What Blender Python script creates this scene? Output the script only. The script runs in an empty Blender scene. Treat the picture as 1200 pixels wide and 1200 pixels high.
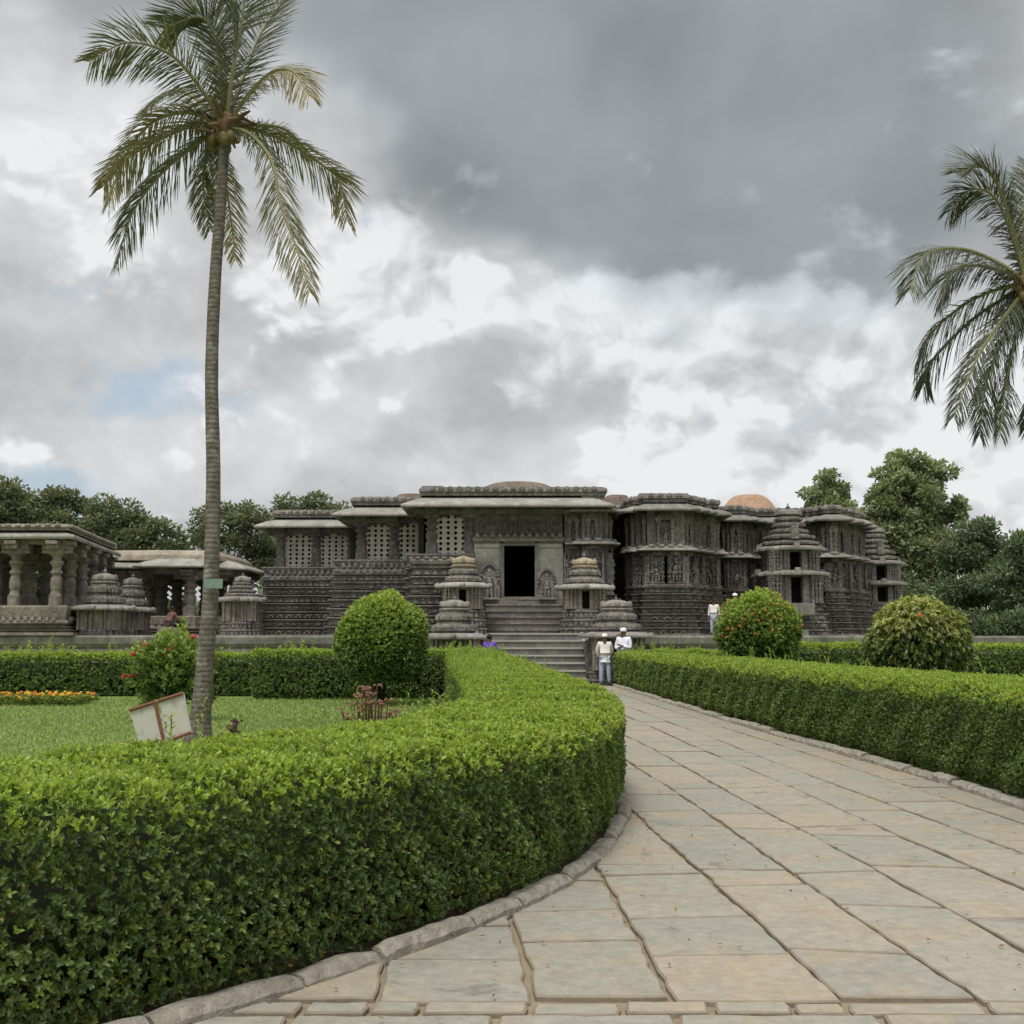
import bpy, math, random
import numpy as np
from mathutils import Vector, Matrix
random.seed(7); rng = np.random.default_rng(7)
sc = bpy.context.scene
col = sc.collection
R = math.radians
PI = math.pi

# ------------------------------------------------------------------ camera
F_PX = 1300.0; CAM_H = 1.55
PITCH = math.atan(150.0 / F_PX)
cam_data = bpy.data.cameras.new('camera')
cam_data.sensor_width = 36.0; cam_data.lens = 36.0 * F_PX / 1200.0
cam_data.clip_start = 0.05; cam_data.clip_end = 3000
cam = bpy.data.objects.new('camera', cam_data); col.objects.link(cam)
cam.location = (0, 0, CAM_H); cam.rotation_euler = (PI / 2 + PITCH, 0, 0)
sc.camera = cam

# ------------------------------------------------------------------ view, sun, sky
sc.view_settings.view_transform = 'Standard'
sc.view_settings.look = 'None'
sc.view_settings.exposure = 0.56
sc.view_settings.gamma = 1.0
SUN_EL, SUN_AZ = 66, 205          # degrees; azimuth measured clockwise from +Y (north)
sun_data = bpy.data.lights.new('sun', 'SUN')
sun_data.energy = 1.5; sun_data.angle = R(14); sun_data.color = (1.0, 0.96, 0.9)
sun = bpy.data.objects.new('sun', sun_data); col.objects.link(sun)
sd = Vector((math.sin(R(SUN_AZ)) * math.cos(R(SUN_EL)), math.cos(R(SUN_AZ)) * math.cos(R(SUN_EL)), math.sin(R(SUN_EL))))
sun.rotation_euler = sd.to_track_quat('Z', 'Y').to_euler()


class NT:
    """small helper to write shader node trees as expressions"""
    def __init__(s, tree): s.t = tree; s.n = tree.nodes; s.l = tree.links
    def new(s, typ, **kw):
        nd = s.n.new(typ)
        for k, v in kw.items(): setattr(nd, k, v)
        return nd
    def put(s, sock, v):
        if isinstance(v, bpy.types.NodeSocket): s.l.new(v, sock)
        elif v is not None:
            if isinstance(v, (tuple, list)) and len(v) == 3 and sock.type == 'RGBA': v = (*v, 1)
            sock.default_value = v
    def m(s, op, a, b=None, c=None, clamp=False):
        nd = s.new('ShaderNodeMath', operation=op, use_clamp=clamp)
        for i, v in enumerate((a, b, c)):
            if v is not None: s.put(nd.inputs[i], v)
        return nd.outputs[0]
    def vm(s, op, a, b=None, scale=None):
        nd = s.new('ShaderNodeVectorMath', operation=op)
        s.put(nd.inputs[0], a)
        if b is not None: s.put(nd.inputs[1], b)
        if scale is not None: s.put(nd.inputs['Scale'], scale)
        return nd.outputs[0]
    def noise(s, vec, scale, detail=5, rough=.5, dist=0., col=False):
        nd = s.new('ShaderNodeTexNoise'); s.put(nd.inputs['Vector'], vec)
        s.put(nd.inputs['Scale'], float(scale)); s.put(nd.inputs['Detail'], float(detail)); s.put(nd.inputs['Roughness'], rough)
        s.put(nd.inputs['Distortion'], dist)
        return nd.outputs['Color' if col else 'Fac']
    def voro(s, vec, scale, feature='F1', out='Distance', rnd=1.0):
        nd = s.new('ShaderNodeTexVoronoi', feature=feature); s.put(nd.inputs['Vector'], vec)
        s.put(nd.inputs['Scale'], float(scale)); s.put(nd.inputs['Randomness'], rnd)
        return nd.outputs[out]
    def ramp(s, fac, stops, interp='LINEAR'):
        nd = s.new('ShaderNodeValToRGB'); s.put(nd.inputs[0], fac); cr = nd.color_ramp; cr.interpolation = interp
        while len(cr.elements) < len(stops): cr.elements.new(.5)
        for e, (p, c) in zip(cr.elements, stops):
            e.position = p; e.color = (*c, 1) if len(c) == 3 else c
        return nd.outputs[0]
    def smooth(s, v, a, b):
        nd = s.new('ShaderNodeMapRange', interpolation_type='SMOOTHSTEP')
        s.put(nd.inputs[0], v); nd.inputs[1].default_value = a; nd.inputs[2].default_value = b
        return nd.outputs[0]
    def mix(s, f, a, b, typ='RGBA', blend='MIX'):
        nd = s.new('ShaderNodeMix', data_type=typ, blend_type=blend) if typ == 'RGBA' else s.new('ShaderNodeMix', data_type=typ)
        ins = [i for i in nd.inputs if i.enabled]
        s.put(ins[0], f); s.put(ins[1], a); s.put(ins[2], b)
        return [o for o in nd.outputs if o.enabled][0]
    def comb(s, x, y, z):
        nd = s.new('ShaderNodeCombineXYZ')
        for i, v in enumerate((x, y, z)): s.put(nd.inputs[i], v)
        return nd.outputs[0]


def build_world():
    w = bpy.data.worlds.new('World'); sc.world = w; w.use_nodes = True
    T = NT(w.node_tree); T.n.clear()
    out = T.new('ShaderNodeOutputWorld'); bg = T.new('ShaderNodeBackground'); T.l.new(bg.outputs[0], out.inputs[0])
    S = 0.1; bg.inputs[1].default_value = S
    sky = T.new('ShaderNodeTexSky', sky_type='NISHITA', sun_disc=False, sun_elevation=R(SUN_EL), sun_rotation=R(SUN_AZ))
    sky.air_density = 1.3; sky.dust_density = 3.0
    d = T.new('ShaderNodeTexCoord').outputs['Generated']
    sep = T.new('ShaderNodeSeparateXYZ'); T.l.new(d, sep.inputs[0]); X, Y, Z = sep.outputs
    az = T.m('ARCTAN2', X, Y); el = T.m('ARCSINE', Z)
    # soft distortion so cloud masses get natural edges
    wv = T.vm('SUBTRACT', T.noise(d, 5.0, 3, .55, col=True), (.5, .5, .5))
    ws = T.new('ShaderNodeSeparateXYZ'); T.l.new(wv, ws.inputs[0])
    azd = T.m('MULTIPLY_ADD', ws.outputs[0], .34, az); eld = T.m('MULTIPLY_ADD', ws.outputs[1], .22, el)

    def pol(px, py):
        u = (px - 600) / F_PX; v = (600 - py) / F_PX
        y = math.cos(PITCH) - v * math.sin(PITCH); z = math.sin(PITCH) + v * math.cos(PITCH)
        return math.atan2(u, y), math.atan2(z, math.hypot(u, y))
    def blob(px, py, sx, sy, wgt):
        a, e = pol(px, py)
        p = T.m('POWER', T.m('DIVIDE', T.m('SUBTRACT', azd, a), sx / F_PX), 2)
        q = T.m('POWER', T.m('DIVIDE', T.m('SUBTRACT', eld, e), sy / F_PX), 2)
        return T.m('MULTIPLY', T.m('EXPONENT', T.m('MULTIPLY', T.m('ADD', p, q), -1)), wgt)
    def total(lst):
        acc = None
        for b in lst:
            v = blob(*b); acc = v if acc is None else T.m('ADD', acc, v)
        return acc
    dark = total(DARK); bright = total(BRIGHT); blue = total(BLUE)
    # billows: the same turbulence sampled twice, the second a little nearer the light
    pz = T.vm('MULTIPLY', d, (1, 1, 1.25))
    wrp = T.vm('SCALE', T.vm('SUBTRACT', T.noise(pz, 7.0, 3, .6, col=True), (.5, .5, .5)), scale=.085)
    def puff(off):
        v = T.vm('ADD', T.vm('ADD', pz, wrp), off)
        nd = T.new('ShaderNodeTexVoronoi', feature='F1'); T.put(nd.inputs['Vector'], v); nd.inputs['Scale'].default_value = 11.0
        nd.inputs['Detail'].default_value = 3.0; nd.inputs['Roughness'].default_value = .55; nd.normalize = True
        return T.m('ADD', T.m('MULTIPLY', T.m('SUBTRACT', 1.0, nd.outputs['Distance']), .6), T.m('MULTIPLY', T.noise(v, 5.5, 7, .62), .5))
    n1 = puff((0, 0, 0)); n2 = puff((-.008, 0, .022))
    rel = T.m('SUBTRACT', n1, n2)
    m1 = T.noise(pz, 2.4, 2, .5, .0)
    big = T.m('SUBTRACT', m1, .5)
    soft = T.m('SUBTRACT', T.noise(pz, 5.0, 5, .5, .4), .5)
    vdark = T.smooth(T.m('ADD', dark, T.m('MULTIPLY', soft, 1.0)), -.05, 1.35)
    vbr = T.smooth(T.m('ADD', bright, T.m('MULTIPLY', T.m('SUBTRACT', n1, .62), 2.6)), .46, .80)
    quiet = T.m('MULTIPLY_ADD', vdark, -.85, 1.0)
    val = T.m('ADD', T.m('MULTIPLY', vdark, -.225), .44)
    val = T.m('ADD', val, T.m('MULTIPLY', vbr, .15))
    val = T.m('ADD', val, T.m('MULTIPLY', rel, T.m('MULTIPLY', quiet, T.m('MULTIPLY_ADD', vbr, 1.3, .42))))
    val = T.m('ADD', val, T.m('MULTIPLY', soft, T.m('MULTIPLY_ADD', quiet, .50, .12)))
    val = T.m('ADD', val, T.m('MULTIPLY', big, .22))
    val = T.m('MINIMUM', T.m('MAXIMUM', val, .17), .585)
    # thin-cloud glow round the sun, out of view, added to lift ambient light
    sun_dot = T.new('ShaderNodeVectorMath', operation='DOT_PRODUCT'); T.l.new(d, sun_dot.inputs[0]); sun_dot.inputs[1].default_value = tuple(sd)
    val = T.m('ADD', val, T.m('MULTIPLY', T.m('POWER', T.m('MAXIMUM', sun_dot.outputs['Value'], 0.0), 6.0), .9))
    tint = T.mix(vdark, (.975, .992, 1.01), (.865, .94, 1.0))
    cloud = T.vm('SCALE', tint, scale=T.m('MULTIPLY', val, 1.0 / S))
    gap = T.smooth(T.m('ADD', blue, T.m('MULTIPLY', T.m('SUBTRACT', .6, n1), 1.8)), .18, .80)
    gap = T.m('MULTIPLY', gap, .9)
    bluec = T.mix(.55, T.vm('SCALE', sky.outputs[0], scale=.8), (.37 / S, .46 / S, .54 / S))
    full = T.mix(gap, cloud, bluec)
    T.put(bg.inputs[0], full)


# cloud masses: pixel-free angular blobs (built from directions), (x, y, sx, sy, weight)
DARK = [(900, 60, 420, 200, 1.25), (620, 170, 210, 110, .75), (1000, 290, 260, 90, .8), (700, 250, 190, 70, .55), (480, 60, 170, 110, .8),
        (120, -30, 300, 50, .7), (560, 470, 170, 50, .38), (760, 345, 90, 40, .4), (500, 240, 90, 50, .35), (-1200, 300, 500, 200, .6), 
        (950, 470, 70, 30, .3), (130, 400, 170, 25, .22)]
BRIGHT = [(430, 340, 130, 75, 1.0), (740, 400, 150, 55, 1.0), (60, 200, 180, 130, .5), (200, 340, 150, 60, .4), (60, 600, 200, 50, .3),
          (930, 370, 120, 35, .55), (1080, 500, 200, 60, .65), (590, 225, 70, 28, .3), (10, 510, 60, 40, .6), (350, 500, 200, 50, .25), (2500, 300, 900, 300, .8),
          (1150, 560, 150, 60, .4), (800, 520, 90, 50, .4), (150, 440, 120, 20, .4)]
BLUE = [(70, 545, 120, 34, 1.1), (180, 455, 130, 26, .6), (40, 300, 90, 24, .5), (300, 480, 80, 18, .4), (1120, 585, 90, 20, .5), (190, 425, 110, 22, .55), (730, 470, 110, 28, .30), (410, 285, 40, 18, .6), (900, 445, 60, 15, .5), (980, 540, 100, 40, .4), (590, 560, 150, 30, .35)]
build_world()


# ------------------------------------------------------------------ placing helpers
def at(px, py, Y):
    """the point of the plane y = Y seen at a photograph pixel"""
    u = (px - 600) / F_PX; v = (600 - py) / F_PX
    t = Y / (math.cos(PITCH) - v * math.sin(PITCH))
    return Vector((u * t, Y, CAM_H + t * (math.sin(PITCH) + v * math.cos(PITCH))))
def ground(px, py, z=0.0):
    u = (px - 600) / F_PX; v = (600 - py) / F_PX
    dz = math.sin(PITCH) + v * math.cos(PITCH); t = (z - CAM_H) / dz
    return Vector((u * t, t * (math.cos(PITCH) - v * math.sin(PITCH)), z))
def zat(py, Y): return at(600, py, Y).z
def xat(px, Y, py=700): return at(px, py, Y).x


# ------------------------------------------------------------------ mesh helpers
def link(name, me, mats, parent=None):
    o = bpy.data.objects.new(name, me); col.objects.link(o)
    for m_ in (mats if isinstance(mats, (list, tuple)) else [mats]): me.materials.append(m_)
    if parent: o.parent = parent
    return o
def tag(o, label=None, cat=None, group=None, kind=None):
    for k, v in (('label', label), ('category', cat), ('group', group), ('kind', kind)):
        if v: o[k] = v
    return o
def thing(name, label, cat, loc=(0, 0, 0), group=None):
    o = bpy.data.objects.new(name, None); col.objects.link(o); o.location = loc; o.empty_display_size = .2
    return tag(o, label, cat, group)

class MB:
    """collects vertices and faces; build() links them as ONE mesh object"""
    def __init__(s): s.v = []; s.f = []; s.mi = []
    def add(s, vs, fs, mi=0):
        b = len(s.v); s.v.extend([tuple(v) for v in vs]); s.f.extend([tuple(i + b for i in f) for f in fs]); s.mi.extend([mi] * len(fs))
    def box(s, c, d, rz=0., taper=1., mi=0, rx=0., shear=(0, 0)):
        hx, hy, hz = d[0] / 2, d[1] / 2, d[2] / 2; vs = []
        M = Matrix.Rotation(rz, 3, 'Z') @ Matrix.Rotation(rx, 3, 'X')
        for z in (-1, 1):
            k = taper if z > 0 else 1
            for x, y in ((-1, -1), (1, -1), (1, 1), (-1, 1)):
                p = M @ Vector((x * hx * k + (shear[0] if z > 0 else 0), y * hy * k + (shear[1] if z > 0 else 0), z * hz)); vs.append((c[0] + p.x, c[1] + p.y, c[2] + p.z))
        s.add(vs, [(0, 3, 2, 1), (4, 5, 6, 7), (0, 1, 5, 4), (1, 2, 6, 5), (2, 3, 7, 6), (3, 0, 4, 7)], mi)
    def span(s, x0, x1, y0, y1, z0, z1, mi=0):
        s.box(((x0 + x1) / 2, (y0 + y1) / 2, (z0 + z1) / 2), (abs(x1 - x0), abs(y1 - y0), abs(z1 - z0)), mi=mi)
    def ell(s, c, r, n=6, k=4, M=None, mi=0):
        vs = []; fs = []
        for j in range(1, k):
            a = PI * j / k
            for i in range(n):
                b = 2 * PI * i / n; p = Vector((r[0] * math.sin(a) * math.cos(b), r[1] * math.sin(a) * math.sin(b), r[2] * math.cos(a)))
                if M: p = M @ p
                vs.append((c[0] + p.x, c[1] + p.y, c[2] + p.z))
        t = Vector((0, 0, r[2])); t = M @ t if M else t
        vs.append((c[0] + t.x, c[1] + t.y, c[2] + t.z)); vs.append((c[0] - t.x, c[1] - t.y, c[2] - t.z))
        T_, B_ = len(vs) - 2, len(vs) - 1
        for i in range(n):
            i2 = (i + 1) % n
            fs.append((T_, i, i2)); fs.append((B_, (k - 2) * n + i2, (k - 2) * n + i))
            for j in range(k - 2): fs.append((j * n + i, (j + 1) * n + i, (j + 1) * n + i2, j * n + i2))
        s.add(vs, fs, mi)
    def tube(s, pts, rad, n=8, mi=0, cap=True):
        pts = [Vector(p) for p in pts]
        if not isinstance(rad, (list, tuple)): rad = [rad] * len(pts)
        vs = []; fs = []; prev = None
        for i, p in enumerate(pts):
            t = (pts[min(i + 1, len(pts) - 1)] - pts[max(i - 1, 0)]).normalized()
            if prev is None:
                a = Vector((0, 0, 1)) if abs(t.z) < .9 else Vector((1, 0, 0)); u = t.cross(a).normalized()
            else: u = (prev - t * prev.dot(t)).normalized()
            prev = u; w = t.cross(u)
            for j in range(n):
                b = 2 * PI * j / n; q = p + (u * math.cos(b) + w * math.sin(b)) * rad[i]; vs.append(tuple(q))
        for i in range(len(pts) - 1):
            for j in range(n):
                j2 = (j + 1) % n; fs.append((i * n + j, i * n + j2, (i + 1) * n + j2, (i + 1) * n + j))
        if cap:
            fs.append(tuple(range(n - 1, -1, -1))); fs.append(tuple(range((len(pts) - 1) * n, len(pts) * n)))
        s.add(vs, fs, mi)
    def lathe(s, c, prof, n=14, mi=0, square=None, rot=0.):
        """prof: (radius, z) from bottom to top; square: set of ring indices drawn square"""
        vs = []; fs = []
        for k, (r, z) in enumerate(prof):
            for j in range(n):
                b = 2 * PI * (j + .5) / n + rot; rr = r
                if square and k in square: rr = r / max(abs(math.cos(b - rot)), abs(math.sin(b - rot)))
                vs.append((c[0] + rr * math.cos(b), c[1] + rr * math.sin(b), c[2] + z))
        for k in range(len(prof) - 1):
            for j in range(n):
                j2 = (j + 1) % n; fs.append((k * n + j, k * n + j2, (k + 1) * n + j2, (k + 1) * n + j))
        fs.append(tuple(range(n - 1, -1, -1))); fs.append(tuple(range((len(prof) - 1) * n, len(prof) * n)))
        s.add(vs, fs, mi)
    def rings(s, plan, prof, c=(0, 0), mi=0, cap=True, rz=0.):
        """closed plan (unit polygon) scaled per ring: prof = (scale_x, z) or (sx, sy, z)"""
        n = len(plan); vs = []; fs = []; cr, sr = math.cos(rz), math.sin(rz)
        for p in prof:
            sx, sy, z = (p[0], p[0], p[1]) if len(p) == 2 else p
            for x, y in plan:
                xx, yy = x * sx, y * sy; vs.append((c[0] + xx * cr - yy * sr, c[1] + xx * sr + yy * cr, z))
        for k in range(len(prof) - 1):
            for j in range(n):
                j2 = (j + 1) % n; fs.append((k * n + j, k * n + j2, (k + 1) * n + j2, (k + 1) * n + j))
        if cap:
            fs.append(tuple(range(n - 1, -1, -1))); fs.append(tuple(range((len(prof) - 1) * n, len(prof) * n)))
        s.add(vs, fs, mi)
    def sweep(s, plan, prof, mi=0, loop=False, closed=False):
        """open plan polyline (outward is to the right of travel); prof = (outward offset, z)"""
        P = [Vector((p[0], p[1])) for p in plan]; n = len(P); N = []
        rngk = range(n)
        for i in rngk:
            if closed: a = P[i] - P[i - 1]; b = P[(i + 1) % n] - P[i]
            else: a = P[i] - P[max(i - 1, 0)]; b = P[min(i + 1, n - 1)] - P[i]
            if a.length < 1e-6: a = b
            if b.length < 1e-6: b = a
            a = a.normalized(); b = b.normalized(); na = Vector((a.y, -a.x)); nb = Vector((b.y, -b.x))
            m_ = na + nb
            if m_.length < .2: m_ = na
            m_ = m_.normalized(); N.append(m_ / max(.45, m_.dot(na)))
        k = len(prof); vs = []; fs = []
        for p, nn in zip(P, N):
            for o, z in prof: vs.append((p.x + nn.x * o, p.y + nn.y * o, z))
        for i in range(n if closed else n - 1):
            i2 = (i + 1) % n
            for j in range(k if loop else k - 1):
                j2 = (j + 1) % k; fs.append((i * k + j, i2 * k + j, i2 * k + j2, i * k + j2))
        if loop and not closed:
            fs.append(tuple(range(k - 1, -1, -1))); fs.append(tuple(range((n - 1) * k, n * k)))
        s.add(vs, fs, mi)
    def build(s, name, mats, parent=None, smooth=False, rndattr=None):
        me = bpy.data.meshes.new(name); me.from_pydata(s.v, [], s.f); me.validate(); 
        if any(s.mi) and len(me.polygons) == len(s.mi): me.polygons.foreach_set('material_index', s.mi)
        if smooth: me.polygons.foreach_set('use_smooth', [True] * len(me.polygons))
        if rndattr is not None and len(rndattr) == len(me.polygons):
            a = me.attributes.new('rnd', 'FLOAT', 'FACE'); a.data.foreach_set('value', rndattr)
        me.update()
        return link(name, me, mats, parent)


# ------------------------------------------------------------------ materials
def new_mat(name):
    m_ = bpy.data.materials.new(name); m_.use_nodes = True; T = NT(m_.node_tree); T.n.clear()
    out = T.new('ShaderNodeOutputMaterial'); return m_, T, out
def pbr(T, out, colr, rough=.8, bump=None, bstr=.5, bdist=.02, spec=.3, metal=0.):
    b = T.new('ShaderNodeBsdfPrincipled'); T.put(b.inputs['Base Color'], colr); T.put(b.inputs['Roughness'], rough)
    b.inputs['Specular IOR Level'].default_value = spec; b.inputs['Metallic'].default_value = metal
    if bump is not None:
        bp = T.new('ShaderNodeBump'); bp.inputs['Strength'].default_value = bstr; bp.inputs['Distance'].default_value = bdist
        T.put(bp.inputs['Height'], bump); T.l.new(bp.outputs[0], b.inputs['Normal'])
    T.l.new(b.outputs[0], out.inputs[0]); return b
def plain(name, c, rough=.7, var=.12, scale=8., metal=0., bump=.3, spec=.3):
    m_, T, out = new_mat(name); p = T.new('ShaderNodeTexCoord').outputs['Object']; n = T.noise(p, scale, 6, .6)
    f = T.m('MULTIPLY_ADD', n, 2 * var, 1 - var)
    pbr(T, out, T.vm('SCALE', c, scale=f), rough, T.noise(p, scale * 3, 4), bump, .01, spec, metal); return m_
def stone_mat(name, dark, mid, pale, streak=.5, carve=7., cbump=.05, rough=.9, lichen=(.34, .33, .28), lich=.5, courses=0.):
    """weathered soapstone: mottling, rain streaks, pale lichen and shallow carving"""
    m_, T, out = new_mat(name); p = T.new('ShaderNodeTexCoord').outputs['Object']
    n1 = T.noise(p, .9, 8, .62); n2 = T.noise(p, 6., 6, .6)
    c = T.ramp(T.m('ADD', T.m('MULTIPLY', n1, .65), T.m('MULTIPLY', n2, .35)), [(.30, dark), (.5, mid), (.72, pale)])
    ps = T.vm('MULTIPLY', p, (5.0, 5.0, .35)); st = T.smooth(T.noise(ps, 1.0, 5, .6), .48, .70)
    c = T.mix(T.m('MULTIPLY', st, streak), c, dark)
    l = T.smooth(T.noise(p, 2.3, 9, .68), .58, .72); c = T.mix(T.m('MULTIPLY', l, lich), c, lichen)
    # carving relief, with its crevice shading put into the colour as well
    bump = T.m('ADD', T.m('MULTIPLY', T.voro(p, carve, 'SMOOTH_F1'), 1.0), T.m('MULTIPLY', T.noise(p, carve * 2.2, 5, .7), .9))
    cr = T.smooth(T.voro(p, carve, 'SMOOTH_F1'), .10, .75)
    c = T.mix(T.m('MULTIPLY', cr, .45), c, dark)
    c = T.mix(T.m('MULTIPLY', T.smooth(T.noise(p, carve * 3., 4, .65), .48, .64), .40), c, dark)
    if courses:
        br = T.new('ShaderNodeTexBrick'); sp = T.new('ShaderNodeSeparateXYZ'); T.l.new(p, sp.inputs[0])
        T.put(br.inputs['Vector'], T.comb(T.m('ADD', sp.outputs[0], sp.outputs[1]), sp.outputs[2], 0.))
        br.inputs['Scale'].default_value = 1; br.inputs['Brick Width'].default_value = courses * 2.6; br.inputs['Row Height'].default_value = courses
        br.inputs['Mortar Size'].default_value = .012; br.inputs['Mortar Smooth'].default_value = .3
        c = T.mix(T.m('MULTIPLY', br.outputs['Fac'], .7), c, dark); bump = T.m('SUBTRACT', bump, br.outputs['Fac'])
    pbr(T, out, c, rough, bump, .9, cbump, .2); return m_

M = {}
M['stone'] = stone_mat('dark_soapstone', (.085, .077, .068), (.265, .243, .213), (.43, .40, .35), .5, 6., .10)
M['stone_plain'] = stone_mat('grey_soapstone', (.10, .092, .08), (.25, .235, .205), (.37, .35, .31), .5, 3., .012, lich=.35)
M['stone_pale'] = stone_mat('pale_granite', (.16, .15, .125), (.30, .285, .25), (.40, .385, .34), .35, 4., .012, lich=.3)
M['stone_eave'] = stone_mat('eave_stone', (.16, .152, .13), (.36, .345, .30), (.48, .46, .41), .35, 2.5, .012, lich=.4)
M['stone_tan'] = stone_mat('tan_soapstone', (.115, .10, .083), (.285, .252, .21), (.42, .38, .32), .55, 6., .03)
M['stone_gold'] = stone_mat('ochre_stone', (.20, .17, .12), (.38, .32, .225), (.50, .44, .34), .2, 6., .02, lich=.1)
M['granite_step'] = stone_mat('step_granite', (.10, .092, .085), (.21, .20, .18), (.31, .295, .26), .2, 4., .01, lich=.25)
M['step_top'] = plain('worn_tread', (.38, .37, .32), .85, .25, 3.)
M['brick_mound'] = stone_mat('brick_mound', (.11, .09, .07), (.235, .18, .14), (.33, .28, .23), .3, 8., .03, lich=.3, courses=.14)
M['brick_dome'] = stone_mat('brick_dome', (.32, .20, .13), (.50, .34, .235), (.58, .45, .34), .05, 8., .02, lichen=(.5, .38, .28), lich=.3, courses=.12)
M['roof_plaster'] = stone_mat('rough_roof', (.22, .19, .14), (.40, .35, .27), (.52, .46, .36), .1, 5., .05, lichen=(.4, .36, .29), lich=.3)
M['interior'] = plain('unlit_interior_stone', (.03, .03, .028), .95)  # near-black: the darkness of the hall is put into its wall colour
M['kerb'] = stone_mat('kerb_stone', (.20, .18, .145), (.43, .395, .325), (.56, .52, .44), .0, 15., .035, lich=.45)


def leaf_mat(name, stops, young, trans=.35, rough=.45, spec=.35, rare=None):
    """leaves: each leaf has its own tone (rnd) and a share of fresh growth (young)"""
    m_, T, out = new_mat(name)
    a = T.new('ShaderNodeAttribute', attribute_name='rnd').outputs['Fac']; y = T.new('ShaderNodeAttribute', attribute_name='young').outputs['Fac']
    c = T.ramp(a, stops)
    c = T.mix(y, c, young)
    if rare: c = T.mix(T.m('GREATER_THAN', a, rare[0]), c, rare[1])
    b = T.new('ShaderNodeBsdfPrincipled'); T.put(b.inputs['Base Color'], c); b.inputs['Roughness'].default_value = rough; b.inputs['Specular IOR Level'].default_value = spec
    t = T.new('ShaderNodeBsdfTranslucent'); T.put(t.inputs[0], T.vm('MULTIPLY', c, (1.3, 1.35, .7)))
    mx = T.new('ShaderNodeMixShader'); mx.inputs[0].default_value = trans
    T.l.new(b.outputs[0], mx.inputs[1]); T.l.new(t.outputs[0], mx.inputs[2]); T.l.new(mx.outputs[0], out.inputs[0]); return m_

def leaves_mesh(name, P, D, U, L, W, rnd, young, mat, parent=None, fold=.25, droop=0., broad=True):
    """P base points, D leaf directions, U leaf face normals, all (N,3); one folded leaf of 2 quads' worth of triangles each"""
    n = len(P); D = D / (np.linalg.norm(D, axis=1, keepdims=True) + 1e-9)
    S = np.cross(D, U); S /= (np.linalg.norm(S, axis=1, keepdims=True) + 1e-9); Nn = np.cross(S, D)
    L = np.broadcast_to(L, (n,))[:, None]; W = np.broadcast_to(W, (n,))[:, None]
    a, b, wa, wb = (.30, .72, .44, .42) if broad else (.2, .6, .5, .4)
    v = np.empty((n, 6, 3)); v[:, 0] = P; v[:, 3] = P + D * L - Nn * L * droop
    for k, (f, w, s_) in {1: (a, wa, 1), 2: (b, wb, 1), 4: (b, wb, -1), 5: (a, wa, -1)}.items():
        v[:, k] = P + D * L * f + S * W * w * s_ + Nn * W * fold - Nn * L * droop * f * f
    me = bpy.data.meshes.new(name)
    me.vertices.add(6 * n); me.vertices.foreach_set('co', v.reshape(-1))
    idx = (np.arange(n)[:, None] * 6 + np.array([0, 1, 2, 3, 0, 3, 4, 5])[None]).reshape(-1)
    me.loops.add(8 * n); me.loops.foreach_set('vertex_index', idx.astype(np.int32))
    me.polygons.add(2 * n); me.polygons.foreach_set('loop_start', np.arange(0, 8 * n, 4, dtype=np.int32))
    for nm, arr in (('rnd', rnd), ('young', young)):
        a = me.attributes.new(nm, 'FLOAT', 'FACE'); a.data.foreach_set('value', np.repeat(np.broadcast_to(arr, (n,)), 2).astype(np.float32))
    me.update(calc_edges=True)
    return link(name, me, mat, parent)
def unit(n):
    v = rng.normal(size=(n, 3)); return v / np.linalg.norm(v, axis=1, keepdims=True)
def sprigs(C, A, nl, L, W, spread=.9, back=.0):
    """rosettes of nl leaves round axes A at centres C -> P, D, U arrays"""
    n = len(C); A = A / (np.linalg.norm(A, axis=1, keepdims=True) + 1e-9)
    r = unit(n); u = np.cross(A, r); u /= np.linalg.norm(u, axis=1, keepdims=True) + 1e-9; w = np.cross(A, u)
    P = []; D = []; U = []
    for k in range(nl):
        a = 2 * PI * k / nl * 1.0 + rng.uniform(-.5, .5, n) + k * .4
        rad = u * np.cos(a)[:, None] + w * np.sin(a)[:, None]
        sp = rng.uniform(.35, 1.25, n)[:, None] * spread
        P.append(C + A * (rng.uniform(-1.0, .15, n) * L)[:, None]); D.append(A + rad * sp); U.append(A - rad * .3)
    return np.concatenate(P), np.concatenate(D), np.concatenate(U)
# ================================================================== GROUND, LAWN, PATH, KERBS
def poly_sheet(name, pts, z, mat, kind='structure'):
    me = bpy.data.meshes.new(name); me.from_pydata([(x, y, z) for x, y in pts], [], [tuple(range(len(pts)))]); me.update()
    return tag(link(name, me, mat), kind=kind)

def soil_mat():
    m_, T, out = new_mat('soil'); p = T.new('ShaderNodeTexCoord').outputs['Object']
    n = T.noise(p, 3., 8, .65); c = T.ramp(n, [(.3, (.05, .04, .028)), (.6, (.12, .095, .065)), (.8, (.17, .14, .1))])
    pbr(T, out, c, .95, T.noise(p, 30, 5), .6, .02, .1); return m_
def turf_mat():
    m_, T, out = new_mat('turf'); p = T.new('ShaderNodeTexCoord').outputs['Object']
    n = T.m('ADD', T.m('MULTIPLY', T.noise(p, .5, 6, .6), .6), T.m('MULTIPLY', T.noise(p, 9., 6, .7), .4))
    c = T.ramp(n, [(.33, (.17, .235, .065)), (.5, (.23, .315, .09)), (.68, (.31, .36, .14))])
    pbr(T, out, c, .9, T.noise(p, 60, 4, .7), .8, .03, .1); return m_
def far_mat():
    m_, T, out = new_mat('rough_grass'); p = T.new('ShaderNodeTexCoord').outputs['Object']
    n = T.noise(p, .15, 9, .65); c = T.ramp(n, [(.3, (.06, .10, .025)), (.55, (.10, .15, .04)), (.75, (.2, .18, .11))])
    pbr(T, out, c, .95, T.noise(p, 8, 5), .5, .05, .1); return m_
M['soil'] = soil_mat(); M['turf'] = turf_mat(); M['far'] = far_mat()
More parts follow.
